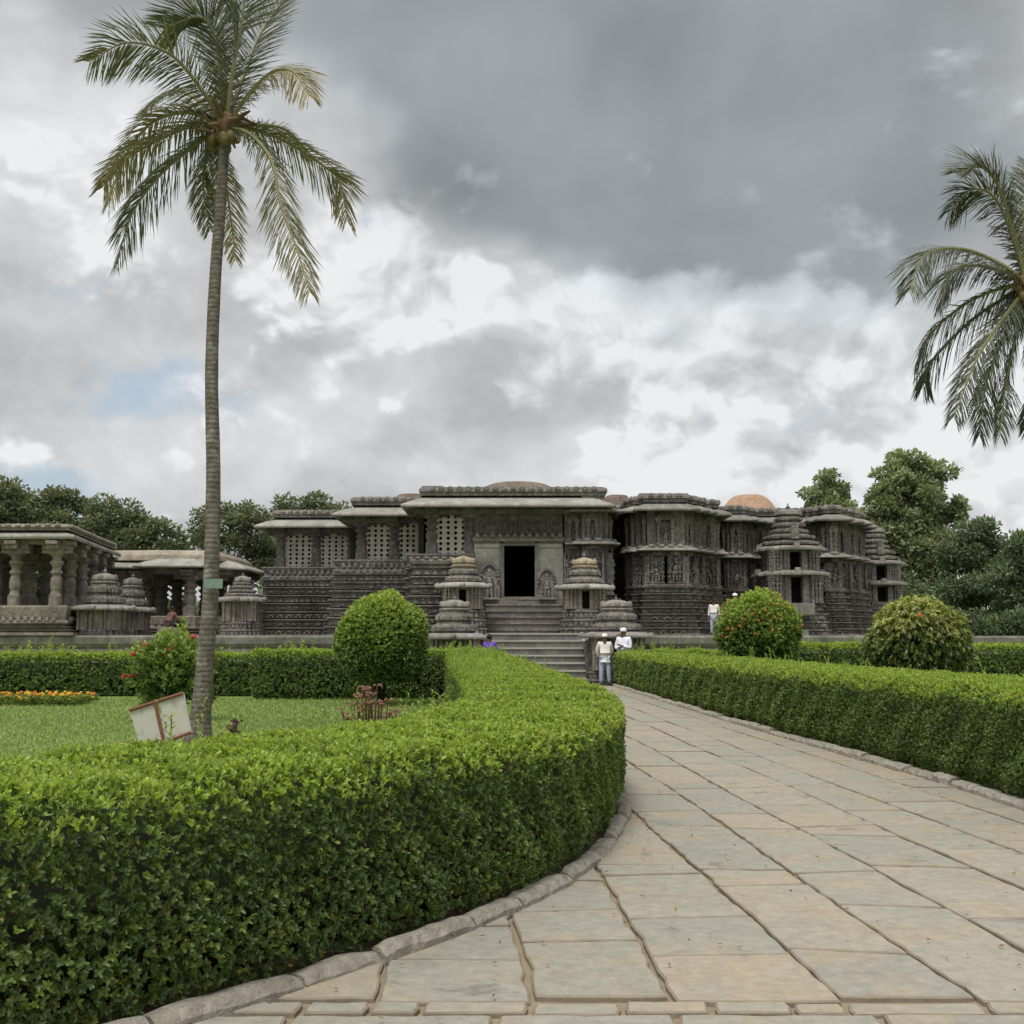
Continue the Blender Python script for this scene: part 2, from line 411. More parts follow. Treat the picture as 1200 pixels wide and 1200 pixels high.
M['mortar'] = plain('sandy_joint', (.27, .215, .14), .95, .3, 6., bump=.8)

poly_sheet('ground', [(-900, -300), (900, -300), (900, 1500), (-900, 1500)], -.03, M['far'])

# the two kerb lines on the ground, traced once as plan curves
LK = [ground(*p, .10) for p in [(-260, 1290), (-100, 1262), (60, 1228), (170, 1200), (300, 1158), (440, 1113), (560, 1074), (640, 1043), (702, 1005), (730, 972)]]
LK = [(p.x, p.y) for p in LK] + [(1.10, 10.2), (1.17, 11.2), (1.15, 12.8), (1.02, 15), (.80, 18), (.5, 21.5), (.18, 25.5), (-.12, 29.5), (-.45, 35.6)]
RK = [ground(*p, .10) for p in [(1330, 990), (1200, 941), (1100, 909), (1000, 882), (900, 855), (800, 826), (717, 801)]]
RK = [(p.x, p.y) for p in RK]
def resample(pl, step):
    P = [Vector(p) for p in pl]; L = [0]
    for a, b in zip(P, P[1:]): L.append(L[-1] + (b - a).length)
    n = max(2, int(L[-1] / step) + 1); out = []; j = 0
    for i in range(n):
        s = L[-1] * i / (n - 1)
        while j < len(P) - 2 and L[j + 1] < s: j += 1
        t = (s - L[j]) / max(1e-6, L[j + 1] - L[j]); out.append(P[j].lerp(P[j + 1], t))
    return out
def smoothed(pl, k=3, step=.25):
    P = resample(pl, step)
    for _ in range(k * 4):
        P = [P[0]] + [(P[i - 1] + P[i] * 2 + P[i + 1]) / 4 for i in range(1, len(P) - 1)] + [P[-1]]
    return P
LKs = smoothed(LK, 4); RKs = smoothed(RK, 3)
def normals(P):
    N = []
    for i in range(len(P)):
        t = (P[min(i + 1, len(P) - 1)] - P[max(i - 1, 0)]).normalized(); N.append(Vector((-t.y, t.x)))     # left of travel
    return N
def x_on(P, y):
    for a, b in zip(P, P[1:]):
        if (a.y - y) * (b.y - y) <= 0 and a.y != b.y: return a.x + (b.x - a.x) * (y - a.y) / (b.y - a.y)
    return P[-1].x if y > P[-1].y else P[0].x

# mortar bed and flagstones
bed = [(-6, 1.0), (9, 1.0), (9, 9.0)] + [(x_on(RKs, y) + .15, y) for y in np.arange(9.2, 38.2, 1.0)] + [(-1.2, 38.2)] + [(-1.0 if y > 20 else -2.5, y) for y in (34, 24, 12, 8)] + [(-6, 5)]
me = bpy.data.meshes.new('path_bed'); me.from_pydata([(x, y, .004) for x, y in bed], [], [tuple(range(len(bed)))]); me.update()
tag(link('path_bed', me, M['mortar']), kind='structure')

def slab_mat():
    m_, T, out = new_mat('flagstone'); p = T.new('ShaderNodeTexCoord').outputs['Object']
    a = T.new('ShaderNodeAttribute', attribute_name='rnd').outputs['Fac']
    c = T.ramp(a, [(0, (.375, .36, .30)), (.2, (.41, .385, .315)), (.4, (.39, .368, .298)), (.55, (.425, .39, .31)), (.7, (.405, .378, .305)), (.87, (.435, .388, .302)), (.96, (.455, .39, .30))], 'CONSTANT')
    off = T.vm('ADD', p, T.comb(T.m('MULTIPLY', a, 91.), T.m('MULTIPLY', a, 37.), 0.))
    n = T.noise(off, 1.6, 8, .6, .6)
    c = T.mix(T.m('MULTIPLY', T.smooth(n, .47, .64), .75), c, (.47, .375, .26))
    c = T.mix(T.m('MULTIPLY', T.smooth(T.noise(off, .9, 6, .55, 1.2), .52, .62), .30), c, (.325, .32, .27))
    c = T.mix(T.m('MULTIPLY', T.smooth(T.noise(off, 2.2, 9, .7, .3), .57, .70), .6), c, (.165, .15, .12))
    c = T.mix(T.m('MULTIPLY', T.smooth(T.noise(p, 70, 5, .7), .56, .70), .40), c, (.14, .13, .11))
    c = T.vm('SCALE', c, scale=T.m('MULTIPLY_ADD', T.noise(p, 14, 8, .7), .70, .40))
    pbr(T, out, c, .72, T.m('ADD', T.noise(off, 5, 8, .6), T.m('MULTIPLY', T.noise(p, 45, 4, .6), .25)), .5, .012, .35); return m_
M['slab'] = slab_mat(); M['slab_edge'] = plain('earthy_slab_edge', (.24, .20, .15), .95, .4, 8., bump=.8)

def slabs():
    mb = MB(); rnd = []; r = random.Random(21)
    def wob(k, d): return .018 * math.sin(d * .8 + k * 2.3) + .006 * math.sin(d * 4.7 + k * 5.1) + .005 * math.sin(d * 11 + k)
    def slab(poly, gap, v):
        """poly: ccw outline; inset it, roughen its edges and give it a worn rounded rim"""
        c = sum((Vector(p) for p in poly), Vector((0, 0))) / len(poly); pts = []
        for i, a in enumerate(poly):
            a = Vector(a); b = Vector(poly[(i + 1) % len(poly)]); n = max(2, int((b - a).length / .11)); t = (b - a).normalized(); nn = Vector((-t.y, t.x))
            for k in range(n):
                q = a.lerp(b, k / n)
                w = (r.random() ** 3) * .016 if k else .010
                pts.append((q + nn * (gap + w)) if k else q + (c - q).normalized() * (gap * 1.5 + .012))
        n = len(pts); z = .022 + r.random() * .010; tx, ty = r.uniform(-.004, .004), r.uniform(-.004, .004)
        zz = lambda p: z + (p.x - c.x) * tx + (p.y - c.y) * ty
        vs = [(p.x, p.y, .0) for p in pts] + [(p.x, p.y, zz(p) - .007) for p in pts]
        inn = [p + (c - p).normalized() * .012 for p in pts]; vs += [(p.x, p.y, zz(p)) for p in inn]
        fs = []
        for i in range(n):
            j = (i + 1) % n; fs += [(i, j, n + j, n + i), (n + i, n + j, 2 * n + j, 2 * n + i)]
        mb.add(vs, fs, 1); mb.add([vs[i] for i in range(2 * n, 3 * n)], [tuple(range(n))]); rnd.extend([v] * (len(fs) + 1))
    U = [-3.2, -2.5, -1.75, -1.0, -.32, .36, .98, 1.66, 2.27, 2.84, 3.55, 4.1, 4.82, 5.5]
    X = lambda k, d: U[k] - .055 * d + wob(k, d)
    for k in range(len(U) - 1):
        d = 4.93 + .04 * math.sin(k * 3.0) ; first = True
        while d < 38:
            L = r.choice([.35, .5, .6, .75, .9, 1.05, 1.3, 1.6]) * r.uniform(.85, 1.1) * (.8 if first and k % 2 else 1)
            sk0, sk1 = r.uniform(-.05, .05), r.uniform(-.05, .05)
            d2 = min(d + L, 38.1)
            if first: e0 = (d, d); first = False
            xc = (X(k, d) + X(k + 1, d)) / 2; s2 = r.uniform(-.06, .06); e1 = (d2 + s2, d2 - s2)
            if xc + .45 > x_on(LKs, d) - .12 or d < 6.9:
                poly = [(X(k, e0[0]), e0[0]), (X(k + 1, e0[1]), e0[1]), (X(k + 1, (e0[1] + e1[1]) / 2), (e0[1] + e1[1]) / 2), (X(k + 1, e1[1]), e1[1]), (X(k, e1[0]), e1[0]), (X(k, (e0[0] + e1[0]) / 2), (e0[0] + e1[0]) / 2)]
                slab(poly, r.choice([.002, .003, .004, .006, .011]), r.random())
            d = d2; e0 = e1
    # band of narrow setts across the path, then broad slabs laid the other way
    x = -2.3
    while x < 5.2:
        w = r.uniform(.14, .62); a = x; b = x + w
        slab([(a, 4.76), (b, 4.76), (b + .01, 4.905), (a + .01, 4.905)], .006, r.choice([.6, .75, .9, .5])); x = b
    y = 4.75
    for row in range(5):
        h = [.62, .7, .6, .75, .7][row]; x = -3.3 + r.uniform(0, .5)
        while x < 5.5:
            w = r.uniform(.7, 1.25); sl = r.uniform(-.05, .05)
            slab([(x - .03, y - h), (x + w - .03, y - h), (x + w + .0, y), (x, y)], .008, r.random() * .8); x += w
        y -= h
    o = mb.build('path', [M['slab'], M['slab_edge']], rndattr=rnd); tag(o, kind='structure')
slabs()

# kerbs: rough stones laid end to end
def kerb(P, name, w, h, seed, side):
    r = random.Random(seed); mb = MB(); i = 0; N = normals(P)
    while i < len(P) - 2:
        k = min(len(P) - 1, i + r.choice([2, 2, 3, 3])); n = max(2, (k - i) * 2 + 1); dh = r.uniform(-.02, .022); dw = r.uniform(-.03, .03); do = r.uniform(-.012, .012)
        rows = []
        for q in range(n + 1):
            t = i + (k - i) * q / n; j = int(t); f = t - j; j2 = min(j + 1, len(P) - 1); p = P[j].lerp(P[j2], f); nn = N[j].lerp(N[j2], f) * side
            e = .012 if q in (0, n) else 0
            tt = (P[j2] - P[j]).normalized() if j2 != j else Vector((0, 1)); p = p + tt * ((.012 if q == 0 else -.012) if q in (0, n) else 0)
            j1 = lambda s_=.012: r.uniform(-s_, s_) * .7
            rows.append([(p + nn * (do + j1(.006)), -.01), (p + nn * (do + j1(.008)), h + dh - .035 - e + j1()), (p + nn * (do + .03 + j1(.008)), h + dh - e + j1(.008)), (p + nn * (do + w * .5), h + dh + .006 - e + j1(.008)), (p + nn * (w + dw - .03), h + dh - e + j1(.01)), (p + nn * (w + dw), -.01)])
        vs = [(a.x, a.y, z) for row in rows for a, z in row]; m_ = 6; fs = []
        for q in range(n):
            for c in range(m_ - 1): fs.append((q * m_ + c, (q + 1) * m_ + c, (q + 1) * m_ + c + 1, q * m_ + c + 1))
        fs.append(tuple(range(m_ - 1, -1, -1))); fs.append(tuple(range(n * m_, n * m_ + m_)))
        mb.add(vs, fs); i = k
    return tag(mb.build(name, M['kerb']), kind='structure')
kerb(LKs, 'kerb', .13, .085, 3, 1)
kerb(RKs, 'kerb', .17, .105, 5, 1 if RKs[0].y > RKs[-1].y else -1)

# hedge beds and lawns
def offset_line(P, d, side=1):
    N = normals(P); return [p + n * d * side for p, n in zip(P, N)]
inner = offset_line(LKs, 1.9)
lb = [tuple(p) for p in offset_line(LKs, .1)] + [(-14, 40.4), (-60, 40.4), (-60, 2.0)]
poly_sheet('lawn', lb, .045, M['turf'])
bedp = [tuple(p) for p in offset_line(LKs, .1)] + [tuple(p) for p in reversed(inner)]
poly_sheet('hedge_bed', bedp, .055, M['soil'])
rb = [(p.x + .1, p.y) for p in RKs] + [(3.2, 40.4), (70, 40.4), (70, 6)]
poly_sheet('garden_lawn', rb, .045, M['turf'])
bedr = [(p.x + .1, p.y) for p in RKs] + [(p.x + 2.1, p.y) for p in reversed(RKs)]
poly_sheet('hedge_bed', bedr, .055, M['soil'])

# mown grass: short blades on the lawn that shows
def grass():
    n = 60000; y = 8 + 21 * rng.random(n) ** 1.1; x = -y * .47 + rng.random(n) * (y * .47 + .5)
    keep = np.array([xx < x_on(inner, yy) for xx, yy in zip(x, y)]); x, y = x[keep], y[keep]; n = len(x)
    P = np.stack([x, y, np.full(n, .045)], 1); D = np.stack([rng.normal(0, .5, n), rng.normal(0, .5, n), np.ones(n)], 1); U = unit(n)
    s = .03 + .0012 * y
    m_ = leaf_mat('grass_blade', [(0, (.18, .25, .07)), (.5, (.24, .33, .095)), (1, (.31, .38, .14))], (.38, .40, .18), .3)
    o = leaves_mesh('grass', P, D, U, s * rng.uniform(.6, 1.3, n), s * .35, rng.random(n), rng.random(n) ** 6 * .5, m_)
    tag(o, 'short mown green grass covering the lawn behind the near hedge', 'grass', kind='stuff')
grass()

# leaf litter and grit on the paving, mostly blown against the kerbs
def litter():
    n = 420; P = []; 
    while len(P) < n:
        y = 4.2 + 14 * rng.random() ** 1.6; a = x_on(LKs, y) - .12 if y > 5 else -1.8; b = x_on(RKs, y); t = rng.random()
        t = t ** 3 if rng.random() < .6 else (1 - t ** 3 if rng.random() < .4 else t); P.append((a + (b - a) * t, y, .045))
    P = np.array(P); D = unit(n); D[:, 2] *= .15; U = np.tile([0., 0., 1.], (n, 1)) + rng.normal(0, .25, (n, 3))
    m_ = leaf_mat('dry_leaf', [(0, (.16, .09, .04)), (.5, (.24, .15, .07)), (1, (.10, .08, .05))], (.16, .22, .05), .1, .8, .1)
    o = leaves_mesh('leaf_litter', P, D, U, .028 * rng.uniform(.4, 1.4, n), .013, rng.random(n), (rng.random(n) < .3) * .8, m_); tag(o, 'scattered small fallen leaves lying on the stone paving', 'fallen leaves', kind='stuff')
litter()
# ================================================================== HEDGES AND SHRUBS
LEAF_STOPS = [(0, (.06, .085, .038)), (.3, (.095, .145, .052)), (.6, (.13, .195, .065)), (.85, (.175, .25, .08)), (1, (.12, .12, .06))]
M['hedge_leaf'] = leaf_mat('hedge_leaf', LEAF_STOPS, (.43, .54, .09), .42, .42, .4, (.988, (.38, .26, .08)))
M['hedge_core'] = plain('dark_hedge_core', (.016, .02, .01), .95, .5, 9., bump=1.)  # near-black: shade inside the foliage put into the colour
M['twig'] = plain('twig', (.12, .09, .055), .9, .3, 20.)

def bumpy(x, y, z, f=1.7):
    return (np.sin(x * f * 1.3 + z * 2.1) * np.sin(y * f * 1.1 + 1.3 + z) + .6 * np.sin(x * f * 2.9 + y * f * 2.3 + z * 3.3)) * .5

def hedge(name, label, outerP, width, heights, cat='hedge', lod=.60, leaf=.029, both=True, dens=2.8, group=None, shoot=1.0, side=1, rnd_top=.16, topshow=1.0, y_dark=0.):
    """outerP: base line of the visible face (list of Vector2); the hedge lies to its left (side=1)"""
    root = thing(name, label, cat, (outerP[len(outerP) // 2].x, outerP[len(outerP) // 2].y, 0), group)
    P = outerP; N = [n * side for n in normals(P)]; n = len(P)
    if not hasattr(heights, '__len__'): heights = [heights] * n
    # near-black solid core, added inside the leaf surface to block light
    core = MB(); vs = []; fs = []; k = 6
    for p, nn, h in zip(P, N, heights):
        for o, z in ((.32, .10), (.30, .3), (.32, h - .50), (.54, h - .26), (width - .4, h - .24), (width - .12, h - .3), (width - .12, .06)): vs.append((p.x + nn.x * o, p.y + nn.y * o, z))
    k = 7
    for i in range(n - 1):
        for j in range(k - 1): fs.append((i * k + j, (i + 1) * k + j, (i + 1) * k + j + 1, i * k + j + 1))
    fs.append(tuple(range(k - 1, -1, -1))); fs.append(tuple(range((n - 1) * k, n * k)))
    core.add(vs, fs); co = core.build('core_or_stems', M['hedge_core']); co.parent = root; co.matrix_parent_inverse = Matrix.Translation(-root.location)
    # leaves
    Ps = []; Ds = []; Us = []; Ls = []; Ws = []; Rs = []; Ys = []
    for i in range(n - 1):
        a, b = P[i], P[i + 1]; na, nb = N[i], N[i + 1]; seg = (b - a).length; mid = (a + b) / 2; dist = max(3.5, mid.length); h = heights[i]
        L = leaf * max(1.0, dist / 8.5 * lod) ; Wd = L * .50
        if mid.y < -1: continue
        per = dens / (L * Wd * .5)                      # leaves per square metre
        nl = 7
        perim = [('f', h - .10), ('t', width), ('b', h - .1)]
        for kind, ln in perim:
            if kind == 'b' and not both: continue
            m_ = int(per * ln * seg / nl * {'f': 1.0, 't': .8, 'b': .35}[kind]) + 1
            t = rng.random(m_); q = rng.random(m_)
            px = a.x + (b.x - a.x) * t; py = a.y + (b.y - a.y) * t; nx = na.x + (nb.x - na.x) * t; ny = na.y + (nb.y - na.y) * t
            depth = rng.exponential(.035, m_) * np.where(rng.random(m_) < .3, 2.2, 1)
            if kind == 'f':
                z = .07 + q * (h - .12); bu = bumpy(px * 2.2, py * 2.2, z * 3) * .05; taper = np.clip(1 - z / .28, 0, 1) * .12
                inn = depth + bu + .02 + taper; rt = np.clip((z - (h - rnd_top)) / rnd_top, 0, 1) ** 2 * rnd_top * .7; inn = inn + rt
                C = np.stack([px + nx * inn, py + ny * inn, z], 1); A = np.stack([-nx, -ny, np.full(m_, .35) + rng.normal(0, .35, m_)], 1); up = np.clip((z - h + .35) / .35, 0, 1)
                yg = rng.random(m_) ** 5 * .55 + up ** 2 * .45 * rng.random(m_)
            elif kind == 't':
                o = q * width; edge = np.minimum(o, width - o); rt = np.clip(1 - edge / rnd_top, 0, 1) ** 2 * rnd_top * .75
                z = h - rt + bumpy(px * 2, py * 2, 0.) * .055 + bumpy(px * 5 + nx * o * 5, py * 5 + ny * o * 5, o * 3) * .02 - depth * .8 + .02
                C = np.stack([px + nx * o, py + ny * o, z], 1); A = np.stack([rng.normal(0, .35, m_) - nx * .15, rng.normal(0, .35, m_) - ny * .15, np.ones(m_)], 1)
                yg = np.clip(.45 + .55 * rng.random(m_) - depth * 4, 0, 1) * topshow
            else:
                z = .07 + q * (h - .12); inn = depth + .02
                C = np.stack([px + nx * (width - inn), py + ny * (width - inn), z], 1); A = np.stack([nx, ny, np.full(m_, .4)], 1); yg = rng.random(m_) ** 4 * .5
            A = A + rng.normal(0, .32, A.shape)
            p_, d_, u_ = sprigs(C, A, nl, L, Wd, 1.7 if kind == 'f' else 1.15)
            base_r = np.tile(np.clip(rng.normal(.5, .22, m_), 0, .97), nl)
            rr = np.clip(base_r + rng.normal(0, .12, m_ * nl), 0, .985); rr = np.where(rng.random(m_ * nl) < .009, 1.0, rr)
            Ps.append(p_); Ds.append(d_); Us.append(u_); Ls.append(L * rng.uniform(.5, 1.25, len(p_))); Ws.append(np.full(len(p_), Wd) * rng.uniform(.8, 1.2, len(p_)))
            Rs.append(rr); Ys.append(np.clip(np.tile(yg, nl) + rng.normal(0, .06, m_ * nl), 0, 1) * (rr < .99))
        # shoots that stand above the clipped top
        ms = rng.poisson(seg * width * 7 * shoot)
        for _ in range(ms):
            t = rng.random(); o = rng.random() ** .8 * width; hx = a.x + (b.x - a.x) * t + (na.x) * o; hy = a.y + (b.y - a.y) * t + na.y * o
            ht = min(.34, rng.exponential(.07) + .03); dx, dy = rng.normal(0, .25, 2); k = int(4 + ht / .022)
            tt = np.linspace(0.1, 1, k); C = np.stack([hx + dx * ht * tt, hy + dy * ht * tt, h - .03 + ht * tt], 1)
            an = np.arange(k) * 2.4 + rng.random() * 6; D = np.stack([np.cos(an), np.sin(an), np.full(k, .9)], 1)
            U = np.stack([-np.cos(an) * .6, -np.sin(an) * .6, np.ones(k)], 1)
            Ps.append(C); Ds.append(D); Us.append(U); Ls.append(np.full(k, L * 1.0)); Ws.append(np.full(k, Wd)); Rs.append(rng.random(k) * .8 + .1); Ys.append(np.full(k, rng.uniform(.1, .6)))
    o = leaves_mesh('foliage', np.concatenate(Ps), np.concatenate(Ds), np.concatenate(Us), np.concatenate(Ls), np.concatenate(Ws), np.concatenate(Rs), np.concatenate(Ys), M['hedge_leaf'])
    o.parent = root; o.matrix_parent_inverse = Matrix.Translation(-root.location)
    return root, len(o.data.polygons)

def straight(x0, y0, x1, y1, step=.5): return resample([(x0, y0), (x1, y1)], step)

LH = offset_line(LKs, .05)
hs = [float(np.interp(p.y, [4, 6, 10, 16, 28, 36], [.95, .95, .97, 1.02, 1.17, 1.22])) for p in LH]
cnt = []
cnt.append(hedge('clipped_hedge', 'long clipped green hedge curving round the lawn in the foreground, left of the paved path', LH, 1.62, hs, shoot=2.2)[1])
RH = [Vector((p.x + .05, p.y)) for p in reversed(RKs)]     # far to near
RH = [p for p in reversed(RH)]
hr = [float(np.interp(p.y, [9, 20, 36], [1.06, 1.08, 1.12])) for p in RH]
cnt.append(hedge('clipped_hedge', 'straight clipped green hedge bordering the right side of the paved path', RH, 1.75, hr, side=-1, both=False)[1])
RE = RH[-1]
# garden cross hedges
yL = 29.6
cnt.append(hedge('clipped_hedge', 'dark clipped hedge across the back of the lawn, behind the round topiary', straight(-6.6, 28.3, -.9, 28.3), 1.2, 1.27, side=1)[1])
cnt.append(hedge('clipped_hedge', 'long lower clipped hedge at the far left, behind the red flowering shrub', straight(-22, 30.0, -6.7, 30.0), 1.2, 1.17, side=1)[1])
cnt.append(hedge('clipped_hedge', 'short hedge row in front of the stone platform, between the two round bushes at right', straight(6.1, 31, 10.6, 31), 1.6, 1.42, side=1, both=False)[1])
cnt.append(hedge('clipped_hedge', 'hedge row at the far right edge, behind the large yellowish bush', straight(12.4, 30, 24, 30), 1.6, 1.40, side=1, both=False)[1])
cnt.append(hedge('clipped_hedge', 'low hedge beside the paved path below the right stair shrine', straight(3.9, 33.5, 6.2, 32.6), 1.3, 1.22, side=1, both=False)[1])
print('hedge tris', cnt, sum(cnt))

def shrub(name, label, c, r, base_z=.0, leafL=.07, nspr=2600, mat=None, flowers=0, fl_mat=None, fl_r=.06, cat='shrub', droop=False, top_young=.8, squash_bottom=.25, stems=6, shell=.8, nl=7, rough=.10, fl_top=-.2, lobes=0, core=True):
    root = thing(name, label, cat, (c[0], c[1], base_z)); inv = Matrix.Translation(-root.location)
    cz = c[2]
    d = unit(nspr); d = d[d[:, 2] > -.85]; m_ = len(d)
    rr = (shell + (1 - shell) * rng.random(m_)) * (1 + rough * (np.sin(d[:, 0] * 5 + 1) * np.sin(d[:, 2] * 6 + 2) + .7 * np.sin(d[:, 1] * 7 + d[:, 0] * 9)))
    if lobes:
        ld = unit(lobes); prox = np.max(d @ ld.T, axis=1); rr *= .82 + .22 * np.clip((prox - .75) / .25, 0, 1)
    C = np.array([c[0], c[1], cz]) + d * rr[:, None] * np.array(r)
    C[:, 2] = np.maximum(C[:, 2], base_z + .12 + rng.random(m_) * .2)
    A = d + np.array([0, 0, -.5 if droop else .45]) + rng.normal(0, .25, d.shape)
    P, D, U = sprigs(C, A, nl, leafL, leafL * .4, .95)
    if droop: D[:, 2] -= 1.1
    yg = np.tile(np.clip((d[:, 2] * .5 + .25) * top_young + rng.normal(0, .14, m_) + (rr > .98) * .1, 0, 1), nl)
    rnd = np.clip(np.tile(rng.normal(.5, .2, m_), nl) + rng.normal(0, .1, len(P)), 0, .98)
    o = leaves_mesh('foliage', P, D, U, leafL * rng.uniform(.7, 1.3, len(P)), leafL * .42 * rng.uniform(.8, 1.2, len(P)), rnd, yg, mat or M['hedge_leaf'], droop=.1 if droop else 0.)
    o.parent = root; o.matrix_parent_inverse = inv
    sm = MB()
    for k in range(stems):
        a = rng.random() * 2 * PI; e = Vector((c[0] + math.cos(a) * r[0] * .6, c[1] + math.sin(a) * r[1] * .6, cz + r[2] * rng.uniform(-.2, .5)))
        sm.tube([(c[0] + math.cos(a) * .06, c[1] + math.sin(a) * .06, base_z), (c[0] + math.cos(a) * r[0] * .3, c[1] + math.sin(a) * r[1] * .3, base_z + (cz - base_z) * .7), tuple(e)], [.035, .025, .012], 6)
    if core and not droop: sm.ell((c[0], c[1], cz), (r[0] * .72, r[1] * .72, r[2] * .74), 14, 10)  # same added dark core as in the hedges, set among the stems
    s_ = sm.build('core_or_stems', M['hedge_core']); s_.parent = root; s_.matrix_parent_inverse = inv
    if flowers:
        cand = [i for i in range(m_) if d[i, 2] > fl_top and d[i, 1] < .5]
        for i in rng.choice(cand, flowers, replace=False):
            fm = MB(); q = C[i] + d[i] * leafL * .6
            for _ in range(9):
                v = unit(1)[0]; v = v * .55 + d[i] * .5; w = q + v * fl_r * .8
                fm.ell(w, (fl_r * .42, fl_r * .42, fl_r * .3), 5, 3)
            f = fm.build('flower_head', fl_mat); f.parent = root; f.matrix_parent_inverse = inv
    return root

M['ixora'] = plain('red_petals', (.48, .07, .05), .55, .25, 30.); M['orange_pet'] = plain('orange_petals', (.62, .14, .05), .55, .25, 30.)
M['pink_leaf'] = leaf_mat('croton_leaf', [(0, (.12, .05, .05)), (.5, (.22, .10, .08)), (1, (.12, .14, .05))], (.42, .17, .14), .3)
M['shrub_leaf'] = leaf_mat('shrub_leaf', [(0, (.055, .095, .03)), (.5, (.10, .17, .05)), (1, (.16, .24, .07))], (.42, .52, .10), .3, .35, .5)
M['mango_leaf'] = leaf_mat('long_leaf', [(0, (.04, .065, .025)), (.5, (.08, .12, .04)), (1, (.13, .17, .055))], (.46, .48, .11), .3, .35, .5)

c = at(448, 752, 26); shrub('topiary_ball', 'round clipped topiary bush with dense green leaves at the back of the lawn', c, (1.06, 1.06, 1.12), .045, .075, 7200, M['shrub_leaf'], cat='topiary', rough=.055, shell=.86, flowers=5, fl_mat=M['orange_pet'], fl_r=.05, top_young=1.0)
c = at(203, 788, 21); shrub('flowering_shrub', 'loose green shrub with bright red flower clusters beside the palm trunk', (c.x, c.y, .98), (.74, .7, .72), .045, .10, 1500, M['shrub_leaf'], flowers=18, fl_mat=M['ixora'], fl_r=.075, shell=.35, rough=.2, top_young=.7, stems=9, core=False)
c = at(888, 741, 27.5); shrub('flowering_shrub', 'rounded bush dotted with orange red flowers, right of the path before the carved wall', (c.x, c.y, c.z), (1.03, 1.0, 1.0), .045, .08, 6000, M['shrub_leaf'], flowers=60, fl_mat=M['orange_pet'], fl_r=.045, shell=.7, rough=.07, top_young=1.0)
c = at(1074, 750, 25); shrub('leafy_bush', 'wide bush of long drooping yellowish green leaves over a dark hollow, far right', (c.x, c.y, c.z - .05), (1.2, 1.15, 1.0), .045, .13, 3200, M['mango_leaf'], droop=True, shell=.70, rough=.03, top_young=.8, lobes=26, cat='bush', flowers=4, fl_mat=M['orange_pet'], fl_r=.07, stems=10)
# ================================================================== STONE PLATFORM, STAIRS, TEMPLE
PZ = 1.72                                     # top of the platform
def inv_parent(o, root):
    o.parent = root; o.matrix_parent_inverse = Matrix.Translation(-root.location); return o
def frame(p, q):
    """unit tangent and outward normal for a wall piece p -> q (outward to the right)"""
    t = Vector((q[0] - p[0], q[1] - p[1])); L = t.length; t.normalize(); return t, Vector((t.y, -t.x)), L
rt_ = random.Random(99)

def frieze(mb, plan, o, z0, z1, kind, minlen=.25):
    """carved band following the plan at outward offset o"""
    r = rt_; h = z1 - z0
    for a, b in zip(plan, plan[1:]):
        t, n, L = frame(a, b)
        if L < minlen or n.y > .6: continue
        step = {'dentil': .26, 'leaf': .30, 'animal': .42, 'scroll': .30, 'figure': .26, 'lip': .7, 'knob': .36}[kind]
        k = max(1, int((L + .5 * o) / step)); step = (L + o * .4) / k; ang = math.atan2(t.y, t.x)
        Mr = Matrix.Rotation(ang, 3, 'Z')
        for i in range(k):
            s = (i + .5) * step - o * .2; base = Vector(a) + t * s + n * o
            if kind == 'dentil': mb.box((base.x + n.x * .02, base.y + n.y * .02, z0 + h / 2), (step * .55, .11, h * .9), ang, .8)
            elif kind == 'knob': mb.ell((base.x, base.y, z0 + h * .45), (step * .36, .11, h * .55), 6, 4, Mr)
            elif kind == 'leaf':
                mb.box((base.x + n.x * .02, base.y + n.y * .02, z0 + h * .42), (step * .7, .10, h * .8), ang, .35)
            elif kind == 'animal':
                j = r.uniform(-.02, .02)
                mb.ell((base.x, base.y, z0 + h * .58 + j), (step * .34, .10, h * .30), 7, 5, Mr)
                hp = base + t * step * .36 + n * .02; mb.ell((hp.x, hp.y, z0 + h * .62), (step * .15, .09, h * .22), 5, 4)
                for q in (-.24, .2): lp = base + t * step * q + n * .03; mb.box((lp.x, lp.y, z0 + h * .22), (step * .13, .09, h * .42), ang)
            elif kind == 'scroll':
                mb.ell((base.x, base.y, z0 + h * (.62 if i % 2 else .38)), (step * .42, .07, h * .34), 7, 4, Mr)
                q = base + t * step * .5; mb.ell((q.x, q.y, z0 + h * .5), (step * .16, .06, h * .42), 5, 4, Mr)
            elif kind == 'figure':
                j = r.uniform(.85, 1.05)
                mb.box((base.x, base.y, z0 + h * .3 * j), (step * r.uniform(.45, .75), .09, h * .6), ang, r.uniform(.6, 1))
                q = base + t * r.uniform(-.04, .04); mb.ell((q.x + n.x * .03, q.y + n.y * .03, z0 + h * .76 * j), (step * .22, .07, h * .18), 5, 4)
            elif kind == 'lip':
                mb.box((base.x, base.y, z0 + h / 2), (step * .985, .08 + r.uniform(-.015, .02), h), ang)

